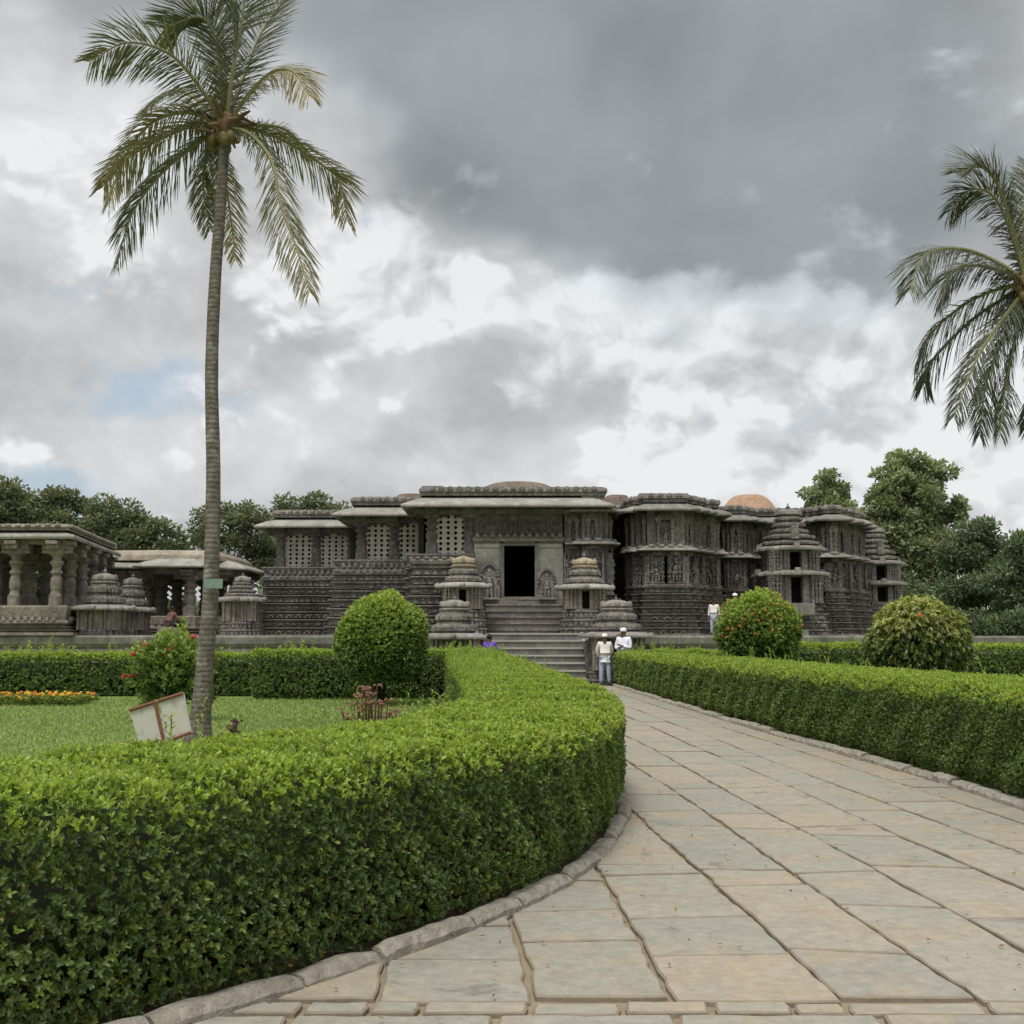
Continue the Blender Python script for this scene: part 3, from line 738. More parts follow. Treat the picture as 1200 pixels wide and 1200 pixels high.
def relief(mb, p, t, n, z, h, r=rt_):
    """one carved figure in a pose, standing proud of the wall"""
    Mr = Matrix.Rotation(math.atan2(t.y, t.x), 3, 'Z'); s = r.choice((-1, 1))
    def e(u, w, z_, ru, rw, rz, tilt=0.):
        c = Vector(p) + t * (u * h) + n * (w * h + .05); mb.ell((c.x, c.y, z + z_ * h), (ru * h * 1.1, rw * h * 1.35, rz * h), 6, 5, Mr @ Matrix.Rotation(tilt, 3, 'Y'))
    e(.00, .02, .36, .10, .07, .09); e(.03 * s, .02, .52, .085, .07, .14, .12 * s); e(.05 * s, .05, .72, .05, .06, .065); e(.05 * s, .04, .82, .055, .055, .07)
    e(-.05, .02, .17, .045, .055, .19, .1); e(.06, .02, .17, .045, .055, .19, -.18 * s)
    e(.14 * s, .02, .55, .03, .04, .14, -.5 * s); e(-.11 * s, .02, .62, .03, .04, .12, .7 * s); e(-.19 * s, .02, .74, .03, .035, .09, -.2)
    mb.box((p[0] + n.x * .02, p[1] + n.y * .02, z + .015), (h * .42, .16, .05), math.atan2(t.y, t.x))
def pilaster(mb, p, t, n, z0, z1, w):
    a = math.atan2(t.y, t.x); h = z1 - z0
    for f0, f1, ww, d in ((0, .12, 1.3, .16), (.12, .5, .8, .11), (.5, .56, 1.15, .15), (.56, .66, .75, .11), (.66, .74, 1.25, .16), (.74, .8, .8, .12), (.8, .9, 1.35, .17), (.9, 1.0, 1.8, .20)):
        mb.box((p[0], p[1], z0 + h * (f0 + f1) / 2), (w * ww, d, h * (f1 - f0)), a)

# bands of the tall Hoysala plinth: (z0, z1, offset, carving)
def plinth(mb, plan, z0, z1, spread=.55, top=.30, bands=7, kinds=None, lips=True):
    kinds = kinds or ['animal', 'animal', 'scroll', 'figure', 'scroll', 'figure', 'leaf']
    H = (z1 - z0) / bands; prof = [(spread + .10, z0), (spread + .10, z0 + .10)]
    for i in range(bands):
        f = i / max(1, bands - 1); o = spread + (top - spread) * f; a = z0 + .10 + (z1 - z0 - .10) * i / bands; b = z0 + .10 + (z1 - z0 - .10) * (i + 1) / bands; h = b - a
        prof += [(o - .04, a), (o - .04, a + h * .60), (o + .08, a + h * .66), (o + .10, a + h * .78), (o + .04, a + h * .84), (o - .22, a + h * .86), (o - .22, b)]
        if kinds[i % len(kinds)]: frieze(mb, plan, o - .03, a + .01, a + h * .60, kinds[i % len(kinds)])
    prof += [(top - .2, z1)]
    mb.sweep(plan, prof)

def chajja(mb, plan, zt, zb, out, th=.13, base=-.2):
    """sloping stone eave slab with a thick lip"""
    mb.sweep(plan, [(base, zt), (out * .55, zt - (zt - zb) * .42), (out, zb + th), (out + .03, zb + th * .5), (out, zb), (out - .10, zb + .01), (out - .22, zb + .10), (base, zt - th * 1.6)], loop=True)
    # joints between slabs: thin ribs on top
    for a, b in zip(plan, plan[1:]):
        t, n, L = frame(a, b)
        if L < 1.0 or n.y > .3: continue
        k = max(1, int(L / 1.25))
        for i in range(1, k):
            p = Vector(a) + t * (L * i / k); c = p + n * (out * .5)
            sl = math.atan2(zt - zb - th, out)
            mb.box((c.x, c.y, (zt + zb + th) / 2 + .0), (.05, out * .95, .035), math.atan2(t.y, t.x), rx=sl * .9 if False else 0.0)if False else None
def parapet(mb, plan, z0, z1, o, step=.42):
    mb.sweep(plan, [(o, z0), (o, z0 + (z1 - z0) * .35), (o + .06, z0 + (z1 - z0) * .42), (o + .04, z0 + (z1 - z0) * .62), (o - .05, z0 + (z1 - z0) * .9), (o - .25, z1), (o - .6, z1)])
    frieze(mb, plan, o + .03, z0 + (z1 - z0) * .38, z1, 'knob')

# --- stone platform (jagati) with its lower stair
FY = 40.5
plat = thing('stone_platform', 'low moulded stone platform carrying the temple, seen above the hedges', 'platform', (0, FY, 0))
mb = MB()
pl = [(-60, 72), (-60, FY), (-2.05, FY)]; pr = [(3.1, FY), (5.2, FY), (5.2, FY + .8), (8.4, FY + .8), (8.4, FY + 1.6), (12.5, FY + 1.6), (12.5, FY + 2.6), (17.2, FY + 2.6), (17.2, FY + 5), (22, FY + 5), (22, 72)]
prof = [(.10, 0), (.10, .35), (0, .45), (0, 1.25), (.05, 1.3), (.12, 1.42), (.14, PZ - .08), (.10, PZ), (-.1, PZ)]
mb.sweep(pl, prof); mb.sweep(pr, prof)
frieze(mb, pl, .02, .5, 1.22, 'lip'); frieze(mb, pr, .02, .5, 1.22, 'lip')
mb.add([(-60, FY + .05, PZ - .01), (-2.05, FY + .05, PZ - .01), (-2.05, 72, PZ - .01), (-60, 72, PZ - .01)], [(0, 1, 2, 3)])
mb.add([(-2.05, FY - .02, PZ - .014), (3.1, FY - .02, PZ - .014), (3.1, 72, PZ - .014), (-2.05, 72, PZ - .014)], [(0, 1, 2, 3)])
mb.add([(3.1, FY + .05, PZ - .01), (5.2, FY + .05, PZ - .01), (5.2, FY + .85, PZ - .01), (8.4, FY + .85, PZ - .01), (8.4, FY + 1.65, PZ - .01), (12.5, FY + 1.65, PZ - .01), (12.5, FY + 2.65, PZ - .01), (17.2, FY + 2.65, PZ - .01), (17.2, FY + 5, PZ - .01), (22, FY + 5, PZ - .01), (22, 72, PZ - .01), (3.1, 72, PZ - .01)], [tuple(range(12))])
inv_parent(mb.build('platform_wall', M['stone_plain']), plat)
st = MB(); n = 7; x0, x1 = -.85, 2.55
def stair(mb, x0, x1, y_top, z_base, z_top, n, tread, first_extra=0.):
    rise = (z_top - z_base) / n; r = random.Random(n)
    for i in range(n):
        z1 = z_top - i * rise; yf = y_top - (i + (1 if first_extra else 0) * 0) * tread - .02; x = x0
        while x < x1 - .01:                                  # each step from a few long blocks
            w = r.uniform(.8, 1.5); xe = min(x1, x + w)
            if x1 - xe < .4: xe = x1
            e = r.uniform(-.012, .012); mb.span(x + .004, xe - .004, yf + e, yf + tread + .06, z1 - rise - .02, z1 - .055, 0)
            mb.span(x + .004, xe - .004, yf - .045 + e, yf + tread + .06, z1 - .055, z1 + r.uniform(-.006, .004), 1); x = xe
stair(st, x0, x1, FY - .02, 0, PZ + .08, 7, .36)
inv_parent(st.build('stair', [M['granite_step'], M['step_top']]), plat)
for q in ((-2.05, x0 - .003, FY - .9, FY + .1, 0, PZ - .1), (x1 + .003, 3.1, FY - 1.7, FY + .1, 0, PZ - .2)):
    sw = MB(); sw.span(*q); inv_parent(sw.build('stair_cheek', M['stone']), plat)

# --- the temple
T0 = thing('temple', 'long carved dark soapstone temple with pierced screens, deep eaves and a black doorway', 'temple', (0, 46, PZ))
part = lambda mb, name, mat, parent=T0: inv_parent(mb.build(name, mat), parent) if parent is T0 else sub(mb, name, mat, parent)
def sub(mb, name, mat, parent):
    o = mb.build(name, mat); o.parent = parent; o.matrix_parent_inverse = parent.matrix_world.inverted() if parent.parent is None else Matrix.Identity(4); return o
FZ = 3.25; RAIL = 5.05; EAV = 6.98; TOP = 7.35
yA, yB, yC = 54.3, 49.3, 46.0
xA0, xAB, xBC = -11.75, -7.5, -3.96; xD0, xD1 = -1.58, 2.13; xC1 = 4.0
planA = [(xA0, 66), (xA0, yA), (xAB, yA)]
planB = [(xAB, yA - .3), (xAB, yB), (xBC, yB)]
planC = [(xBC, yB - .3), (xBC, yC), (xD0, yC)]
FULL = [(xA0, 66), (xA0, yA), (xAB, yA), (xAB, yB), (xBC, yB), (xBC, yC), (xD0, yC)]
mb = MB(); plinth(mb, FULL, PZ, 4.55, .62, .36, 7, ['animal', 'scroll', 'animal', 'scroll', 'figure', 'scroll', 'figure'])
# the raised balustrade block left of the stair
blk = [(-3.96, 46), (-3.96, 44.6), (-2.55, 44.6), (-2.55, 46)]
plinth(mb, blk, PZ, 4.55, .18, .05, 7); mb.sweep(blk, [(.05, 4.5), (.16, 4.6), (.18, 4.72), (.1, 4.78), (-.5, 4.80)]); mb.span(-3.95, -2.56, 44.62, 46.1, 4.6, 4.795); frieze(mb, blk, .1, 4.74, 4.9, 'knob')
part(mb, 'carved_plinth', M['stone'])
mb = MB()                                                 # leaning seat-back slab above the plinth
mb.sweep(FULL, [(.20, 4.50), (.40, 4.52), (.42, 4.60), (.30, 4.66), (.30, 4.78), (.42, RAIL - .02), (.38, RAIL + .03), (.26, RAIL), (.0, RAIL - .05), (-.3, RAIL - .05)])
frieze(mb, FULL, .36, 4.50, 4.66, 'leaf'); frieze(mb, FULL, .32, 4.72, 4.98, 'dentil')
part(mb, 'railing', M['stone'])

SIL = 5.0
def turned_pillar(x, y, z0, z1, r, parent, mat=None, cap=True, lug=True, nm='pillar'):
    H = z1 - z0; mb = MB()
    pr_ = [(1.15, 0), (1.15, .10), (.98, .12), (.98, .30), (1.02, .31), (.92, .33), (.82, .36), (.98, .40), (1.04, .46), (.98, .52), (.78, .55), (.78, .57), (1.08, .59), (1.10, .61), (.80, .63), (.74, .66), (.98, .69), (1.25, .72), (1.28, .74), (.85, .76), (.85, .80), (1.45, .84), (1.45, .90)]
    mb.lathe((x, y, z0), [(a * r, b * H) for a, b in pr_], 16, square={0, 1, 2, 3, 21, 22})
    if lug:
        mb.box((x, y, z0 + H * .93), (r * 5.0, r * 2.0, H * .06)); mb.box((x, y, z0 + H * .93), (r * 2.0, r * 5.0, H * .06))
        mb.box((x, y, z0 + H * .98), (r * 6.2, r * 2.1, H * .045)); mb.box((x, y, z0 + H * .9795), (r * 2.1, r * 6.2, H * .043))
        for s in (-1, 1): mb.box((x + s * r * 1.9, y, z0 + H * .875), (r * 1.5, r * 1.7, H * .055), 0, .75)
    o = mb.build(nm, mat or M['stone']);
    if parent: inv_parent(o, parent)
    return o
pill = [(330, yA + .35), (371, yA + .35), (424, yB + .35), (462, yB + .35), (506, yC + .35), (550, yC + .35)]
for px, y in pill: turned_pillar(xat(px, y, 640), y, RAIL - .1, EAV, .25, T0)
turned_pillar(xAB - .35, yA + .35, RAIL - .1, EAV, .30, T0); turned_pillar(xA0 + .3, 58, RAIL - .1, EAV, .30, T0)

def lattice(px0, px1, y, z0, z1, nx, nz, parent=T0):
    xa, xb = xat(px0, y, 640), xat(px1, y, 640); mb = MB(); cw = (xb - xa) / nx; ch = (z1 - z0) / nz; th = .14
    for i in range(nx):
        for j in range(nz):
            cx = xa + (i + .5) * cw; cz = z0 + (j + .5) * ch; r = min(cw, ch) * (.34 if (i + j) % 1 == 0 else .3)
            O = [(-.5, -.5), (0, -.5), (.5, -.5), (.5, 0), (.5, .5), (0, .5), (-.5, .5), (-.5, 0)]
            I = [(-.62, -.62), (0, -1.05), (.62, -.62), (1.05, 0), (.62, .62), (0, 1.05), (-.62, .62), (-1.05, 0)]
            vs = [(cx + a * cw, y, cz + b * ch) for a, b in O] + [(cx + a * r, y, cz + b * r) for a, b in I] + [(cx + a * r, y + th, cz + b * r) for a, b in I]
            fs = []
            for k in range(8):
                k2 = (k + 1) % 8; fs += [(k, k2, 8 + k2, 8 + k), (8 + k, 8 + k2, 16 + k2, 16 + k)]
            mb.add(vs, fs)
    mb.span(xa - .12, xa - .0, y - .03, y + th, z0 - .1, z1 + .1); mb.span(xb, xb + .12, y - .03, y + th, z0 - .1, z1 + .1)
    mb.span(xa - .12, xb + .12, y - .035, y + th + .01, z1, z1 + .25)
    return part(mb, 'lattice_screen', M['stone_pale'])
M['stone_pale'] = stone_mat('screen_stone', (.36, .33, .28), (.60, .57, .50), (.68, .65, .58), .35, 4., .008, lich=.2)
lattice(337, 366, yA + .30, SIL, 6.72, 4, 8); lattice(375, 420, yA + .30, SIL, 6.68, 6, 8)
lattice(429, 458, yB + .30, SIL, 6.76, 4, 8); lattice(467, 502, yB + .30, SIL, 6.74, 5, 8)
lattice(512, 547, yC + .30, SIL, 6.80, 4, 8)
# beams under the eave
mb = MB(); 
mb.sweep([(xA0, 66), (xA0, yA), (xAB, yA), (xAB, yB), (xBC, yB), (xBC, yC), (xC1, yC)], [(-.0, 6.76), (.12, 6.82), (.12, 6.98), (-.7, 6.98), (-.7, 6.76), (0, 6.76)])
part(mb, 'beam', M['stone'])

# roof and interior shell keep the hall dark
mb = MB()
mb.add([(xA0, 66, 7.1), (xA0, yA, 7.1), (xAB, yA, 7.1), (xAB, yB, 7.1), (xBC, yB, 7.1), (xBC, yC, 7.1), (xC1, yC, 7.1), (4.0, 49.5, 7.1), (8.87, 51, 7.1), (16.5, 53, 7.1), (19.5, 60, 7.1), (19.5, 66, 7.1)], [tuple(range(12))])
part(mb, 'roof', M['roof_plaster'])
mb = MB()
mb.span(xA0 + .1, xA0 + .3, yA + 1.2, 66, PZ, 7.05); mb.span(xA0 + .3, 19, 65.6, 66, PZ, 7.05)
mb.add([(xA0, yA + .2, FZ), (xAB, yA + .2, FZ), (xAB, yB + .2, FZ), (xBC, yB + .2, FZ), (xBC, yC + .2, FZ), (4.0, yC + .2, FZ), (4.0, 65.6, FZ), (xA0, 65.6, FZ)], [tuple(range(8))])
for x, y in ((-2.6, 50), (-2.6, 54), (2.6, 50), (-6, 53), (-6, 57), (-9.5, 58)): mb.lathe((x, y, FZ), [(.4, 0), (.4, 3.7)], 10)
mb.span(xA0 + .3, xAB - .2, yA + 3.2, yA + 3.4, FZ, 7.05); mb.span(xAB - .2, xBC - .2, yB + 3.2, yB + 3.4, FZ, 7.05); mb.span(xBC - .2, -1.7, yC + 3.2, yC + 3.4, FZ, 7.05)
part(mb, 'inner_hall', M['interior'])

# eaves and parapets of each bay
eA = [(-11.3, 66), (-11.3, yA), (xAB, yA)]; eB = [(-6.75, yA), (-6.75, yB), (xBC, yB)]; eC = [(-3.4, yB), (-3.4, yC), (3.0, yC), (3.0, 48.6)]
for e, zt, zb in ((eA, 7.56, 6.92), (eB, 7.57, 6.925), (eC, 7.58, 6.93)):
    mb = MB(); chajja(mb, e, zt, zb, 1.12); part(mb, 'eave', M['stone_eave'])
    mb = MB(); mb.sweep(e, [(-.02, 6.9), (-.02, 7.52)])
    if e is eC: mb.span(2.9, 3.86, yC - .34, 48.5, 7.0, 7.53)
    part(mb, 'roof_wall', M['stone'])
    mb = MB(); parapet(mb, e if e is not eC else [(-3.4, yB), (-3.4, yC), (3.5, yC), (3.5, 48.6)], 7.50, 7.90, .38); part(mb, 'parapet', M['stone'])
mb = MB()      # strip of roof between the parapets and the slab
mb.add([(xA0, 66, 7.86), (-11.4, yA - .1, 7.86), (-6.8, yA - .1, 7.86), (-6.8, yB - .1, 7.86), (-3.5, yB - .1, 7.86), (-3.5, yC - .1, 7.86), (3.6, yC - .1, 7.86), (3.6, 66, 7.86)], [tuple(range(8))])
part(mb, 'roof_deck', M['roof_plaster'])

# --- doorway bay
M['jamb'] = stone_mat('pale_jamb_stone', (.26, .245, .20), (.50, .48, .41), (.60, .58, .50), .3, 2.5, .012, lich=.3)
for x0_, x1_ in ((xD0, -.33), (.955, xD1)):                       # plain jamb slabs
    mb = MB()
    mb.span(x0_, x1_, yC + .12, yC + .45, FZ - .05, 5.55); mb.span(x0_ + .02, x1_ - .02, yC + .06, yC + .14, 5.38, 5.55)
    part(mb, 'door_jamb', M['jamb'])
mb = MB(); mb.span(xD0 - .05, xD1 + .05, yC - .06, yC + .5, 5.62, 5.80); mb.span(xD0 - .05, xD1 + .05, yC + .02, yC + .5, 5.55, 5.62)
frieze(mb, [(xD0, yC), (xD1, yC)], .06, 5.80, 6.0, 'leaf'); part(mb, 'door_lintel', M['stone_tan'])
mb = MB(); mb.span(xD0, xD1, yC + .2, yC + .5, 5.8, 6.8)
for k in range(11): relief(mb, (xD0 + .25 + k * .335, yC + .2), Vector((1, 0)), Vector((0, -1)), 5.98, .62)
part(mb, 'carved_panel', M['stone'])
mb = MB(); mb.span(-.45, 1.08, yC - .05, yC + .6, FZ - .12, FZ + .08); part(mb, 'door_sill', M['stone_tan'])
mb = MB()
for x in (-.42, 1.04): mb.span(x - .09, x + .09, yC + .02, yC + .5, FZ + .05, 5.6)
mb.span(-.33, .95, yC + .05, yC + .5, 5.46, 5.6); part(mb, 'door_frame', M['stone_plain'])
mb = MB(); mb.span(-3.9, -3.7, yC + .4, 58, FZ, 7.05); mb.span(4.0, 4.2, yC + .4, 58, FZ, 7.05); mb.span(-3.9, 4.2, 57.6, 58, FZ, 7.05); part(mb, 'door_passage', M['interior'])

# right pier of the door bay: carved wall with upper pilasters
def carved_wall(plan, z_low=PZ, z_mid=3.80, z_cor=5.32, z_up=6.85, upper='pilaster', eave_out=.58, par=True, seed=1, zt=7.32, names=True, spread=.5):
    r = random.Random(seed)
    mb = MB(); plinth(mb, plan, z_low, z_mid, spread, .2, 7, ['animal', 'scroll', 'animal', 'scroll', 'figure', 'scroll', 'figure']); part(mb, 'carved_plinth', M['stone'])
    mb = MB(); mb.sweep(plan, [(.2, z_mid - .02), (.2, z_mid + .06), (.0, z_mid + .08), (.0, z_up + .2)])
    for a, b in zip(plan, plan[1:]):
        t, n, L = frame(a, b)
        if L < .3 or n.y > .5: continue
        k = max(1, int(L / .62)); st_ = L / k; h = z_cor - z_mid - .2
        for i in range(k):
            p = Vector(a) + t * (st_ * (i + .5)) + n * .06; hh = h * r.uniform(.72, .9)
            relief(mb, p, t, n, z_mid + .10, hh, r)
            for ss in (-.2, .2):
                for zq in (.0, .33, .62):
                    q = p + t * (ss + r.uniform(-.03, .03)) + n * .01; relief(mb, q, t, n, z_mid + .1 + h * zq, h * r.uniform(.3, .42), r)
            # scalloped canopy over each figure
            q = p - n * .02; Mr = Matrix.Rotation(math.atan2(t.y, t.x), 3, 'Z'); mb.ell((q.x, q.y, z_cor - .17), (st_ * .42, .24, .13), 8, 4, Mr)
            for s_ in (-.5, .5): q = Vector(a) + t * (st_ * (i + .5 + s_)) + n * .03; mb.box((q.x, q.y, z_mid + .1 + h * .42), (.08, .22, h * .85), math.atan2(t.y, t.x))
    wall = mb; mb = MB(); mb.sweep(plan, [(.0, z_cor + .16), (.20, z_cor + .10), (.42, z_cor - .02), (.46, z_cor - .07), (.42, z_cor - .10), (.22, z_cor - .06), (.0, z_cor - .08)])
    frieze(mb, plan, .26, z_cor + .02, z_cor + .2, 'knob'); part(mb, 'cornice', M['stone_mid'])
    mb = wall
    for a, b in zip(plan, plan[1:]):
        t, n, L = frame(a, b)
        if L < .3 or n.y > .5: continue
        k = max(1, int(L / .75)); st_ = L / k
        for i in range(k):
            c = Vector(a) + t * (st_ * (i + .5)) + n * .05
            if upper == 'pilaster':
                for s_ in (-.2, .2):
                    q = c + t * (st_ * s_); pilaster(mb, (q.x + n.x * .06, q.y + n.y * .06), t, n, z_cor + .15, z_up - .28, .12)
                relief(mb, (c.x - n.x * .02, c.y - n.y * .02), t, n, z_cor + .18, (z_up - z_cor) * .52, r)
            # little tower over the pair
                for j, w in enumerate((.62, .5, .38, .24)): mb.box((c.x, c.y, z_up - .28 + .08 * j), (st_ * w, .34 - .04 * j, .065), math.atan2(t.y, t.x))
            else: relief(mb, c, t, n, z_cor + .2, .8, r)
    part(mb, 'figure_wall', M['stone'])
    mb = MB(); chajja(mb, plan, zt, z_up + .02, eave_out, .12); part(mb, 'eave', M['stone_mid'])
    if par:
        mb = MB(); parapet(mb, plan, zt - .04, zt + .36, .12); part(mb, 'parapet', M['stone'])
M['stone_mid'] = stone_mat('eave_stone_dark', (.11, .10, .088), (.28, .262, .232), (.42, .40, .355), .45, 4., .02, lich=.5)
pierR = [(xD1 + .02, yC), (xC1, yC), (xC1, 50)]
r_ = random.Random(4)
carved_wall([(xD1 + .06, yC + .02), (2.9, yC + .02), (2.9, yC - .22), (3.75, yC - .22), (3.75, yC + .05), (xC1 + .02, yC + .05), (xC1 + .02, 50.2)], z_mid=3.45, z_cor=5.55, z_up=6.78, eave_out=.5, par=False, seed=8, zt=7.0, spread=.3)
# wall closing the recess, then the star-shaped shrine wall and those beyond it
R = math.radians
K = lambda px, y: (xat(px, y, 680), y)
carved_wall([(4.05, 50.2), K(734, 50.2)], seed=3, spread=.2, eave_out=.5)
def steps(pts):
    """turn a run of corner points into a stepped (stellate) plan of faces parallel to x and y"""
    out = [pts[0]]
    for p, q in zip(pts, pts[1:]):
        if q[1] < p[1]: out += [(p[0], q[1])] if abs(p[0] - q[0]) > .05 and abs(p[1] - q[1]) > .05 else []
        else: out += [(q[0], p[1])] if abs(p[0] - q[0]) > .05 and abs(p[1] - q[1]) > .05 else []
        out.append(q)
    return out
carved_wall(steps([K(733, 50.2), K(737, 48.1), K(744, 47.5), K(757, 46.9), (K(757, 46.9)[0], 46.2), (K(801, 46.2)[0], 46.2), K(801, 46.8), K(812, 47.4), K(820, 48.2), K(826, 51.3)]), seed=5)
carved_wall([K(826, 51.4), K(836, 51.4), (K(836, 51.4)[0], 50.9), (K(850, 50.9)[0], 50.9), (K(850, 50.9)[0], 50.3), (K(872, 50.3)[0], 50.3), (K(872, 50.3)[0], 50.9), (K(882, 50.9)[0], 50.9), (K(882, 50.9)[0], 51.4), K(948, 51.4)], seed=6)
carved_wall([K(946, 51.2), (K(957, 51)[0], 51.2), (K(957, 51)[0], 50.7), (K(966, 50.7)[0], 50.7), (K(966, 50.7)[0], 50.1), (K(984, 50.1)[0], 50.1), (K(984, 50.1)[0], 51.2), (K(996, 51.2)[0], 51.2), (K(996, 51.2)[0], 51.9), K(1006, 51.9), (K(1006, 51.9)[0], 53.2), K(1013, 53.4), (K(1013, 53.4)[0], 60)], seed=7)
mb = MB()
mb.add([(*K(733, 52), 7.66), (*K(737, 47.9), 7.66), (*K(757, 46.9), 7.66), (*K(801, 46.9), 7.66), (*K(824, 48.4), 7.66), (*K(826, 51.5), 7.66), (*K(950, 51.5), 7.66), (*K(1004, 52.0), 7.66), (*K(1012, 60), 7.66), (5, 60, 7.66)], [tuple(range(10))])
part(mb, 'roof_deck', M['roof_plaster'])
# low parapets raised over the centres of the walls
for (a, b, y, z) in ((493, 520, yC + .8, 8.08), (540, 690, yC + 1.6, 8.04)):
    mb = MB()
    xa, xb = xat(a, y, 572), xat(b, y, 572); mb.box(((xa + xb) / 2, y + 1.0, (z + 7.6) / 2), (xb - xa, 2.0, z - 7.6), 0, .93); part(mb, 'roof_block', M['stone'])
for (a, b, y, z) in ((745, 812, 48.5, 8.0), (960, 1000, 53, 7.9)):
    mb = MB()
    xa, xb = xat(a, y, 590), xat(b, y, 590); mb.box(((xa + xb) / 2, y + 1.0, (z + 7.5) / 2), (xb - xa, 2.0, z - 7.5), 0, .85); part(mb, 'roof_block', M['stone'])

def mound(px0, px1, pytop, pybase, Y, mat, name, flat=.45):
    xa, xb = xat(px0, Y, pybase), xat(px1, Y, pybase); zt = zat(pytop, Y); r = (xb - xa) / 2; mb = MB(); z0 = 7.4; h = zt - z0
    n = 28; plan = [(math.cos(2 * PI * i / n) * (1 + .02 * math.sin(i * 5)), math.sin(2 * PI * i / n)) for i in range(n)]
    pr_ = [(r * 1.02, z0), (r, z0 + h * .25)]
    for k in range(1, 8):
        a = k / 7; pr_.append((r * (1 - (1 - flat) * a ** 1.15), z0 + h * (.25 + .75 * (1 - (1 - a) ** 1.6))))
    mb.rings(plan, [(a, b) for a, b in pr_], ((xa + xb) / 2, Y)); o = mb.build(name, mat, smooth=True); inv_parent(o, T0)
mound(548, 666, 568, 580, 52, M['brick_mound'], 'brick_mound', .5); mound(458, 506, 580, 590, 56, M['brick_mound'], 'brick_mound', .6)
mound(704, 742, 581, 590, 54, M['brick_mound'], 'brick_mound', .6); mound(844, 912, 581, 604, 55, M['brick_dome'], 'brick_dome', .42)

# --- star-plan tiers used for shrines and towers
def star(n_side=3, dep=.16):
    """square plan whose faces step forward in the middle"""
    out = []
    q = [(-1 + 2 * dep, -1 + dep), (-.5, -1 + dep), (-.5, -1), (.5, -1), (.5, -1 + dep), (1 - 2 * dep, -1 + dep), (1 - 2 * dep, -1 + 2 * dep), (1 - dep, -1 + 2 * dep)]
    for k in range(4):
        c, s = math.cos(k * PI / 2), math.sin(k * PI / 2); out += [(x * c - y * s, x * s + y * c) for x, y in q]
    return out
STAR = star()
def seg_teeth(mb, c, w, z0, z1, n=7, d=.06, rz=0.):
    """upright divisions on a tier"""
    for k in range(4):
        a = k * PI / 2 + rz; t = Vector((math.cos(a), math.sin(a))); nn = Vector((t.y, -t.x))
        for i in range(n):
            u = (i + .5) / n * 2 - 1; dd = w if abs(u) < .5 else w * .84
            if abs(u) > .84: continue
            p = Vector(c) + t * (u * w) + nn * dd; mb.box((p.x, p.y, (z0 + z1) / 2), (2 * w / n * .62, d, (z1 - z0) * .9), a)

def finial(mb, c, z, s):
    mb.lathe((c[0], c[1], z), [(s * .5, 0), (s * .75, s * .15), (s * .6, s * .3), (s * .25, s * .4), (s * .55, s * .7), (s * .62, s * .95), (s * .3, s * 1.25), (s * .14, s * 1.4), (s * .2, s * 1.6), (s * .03, s * 2.1)], 10)

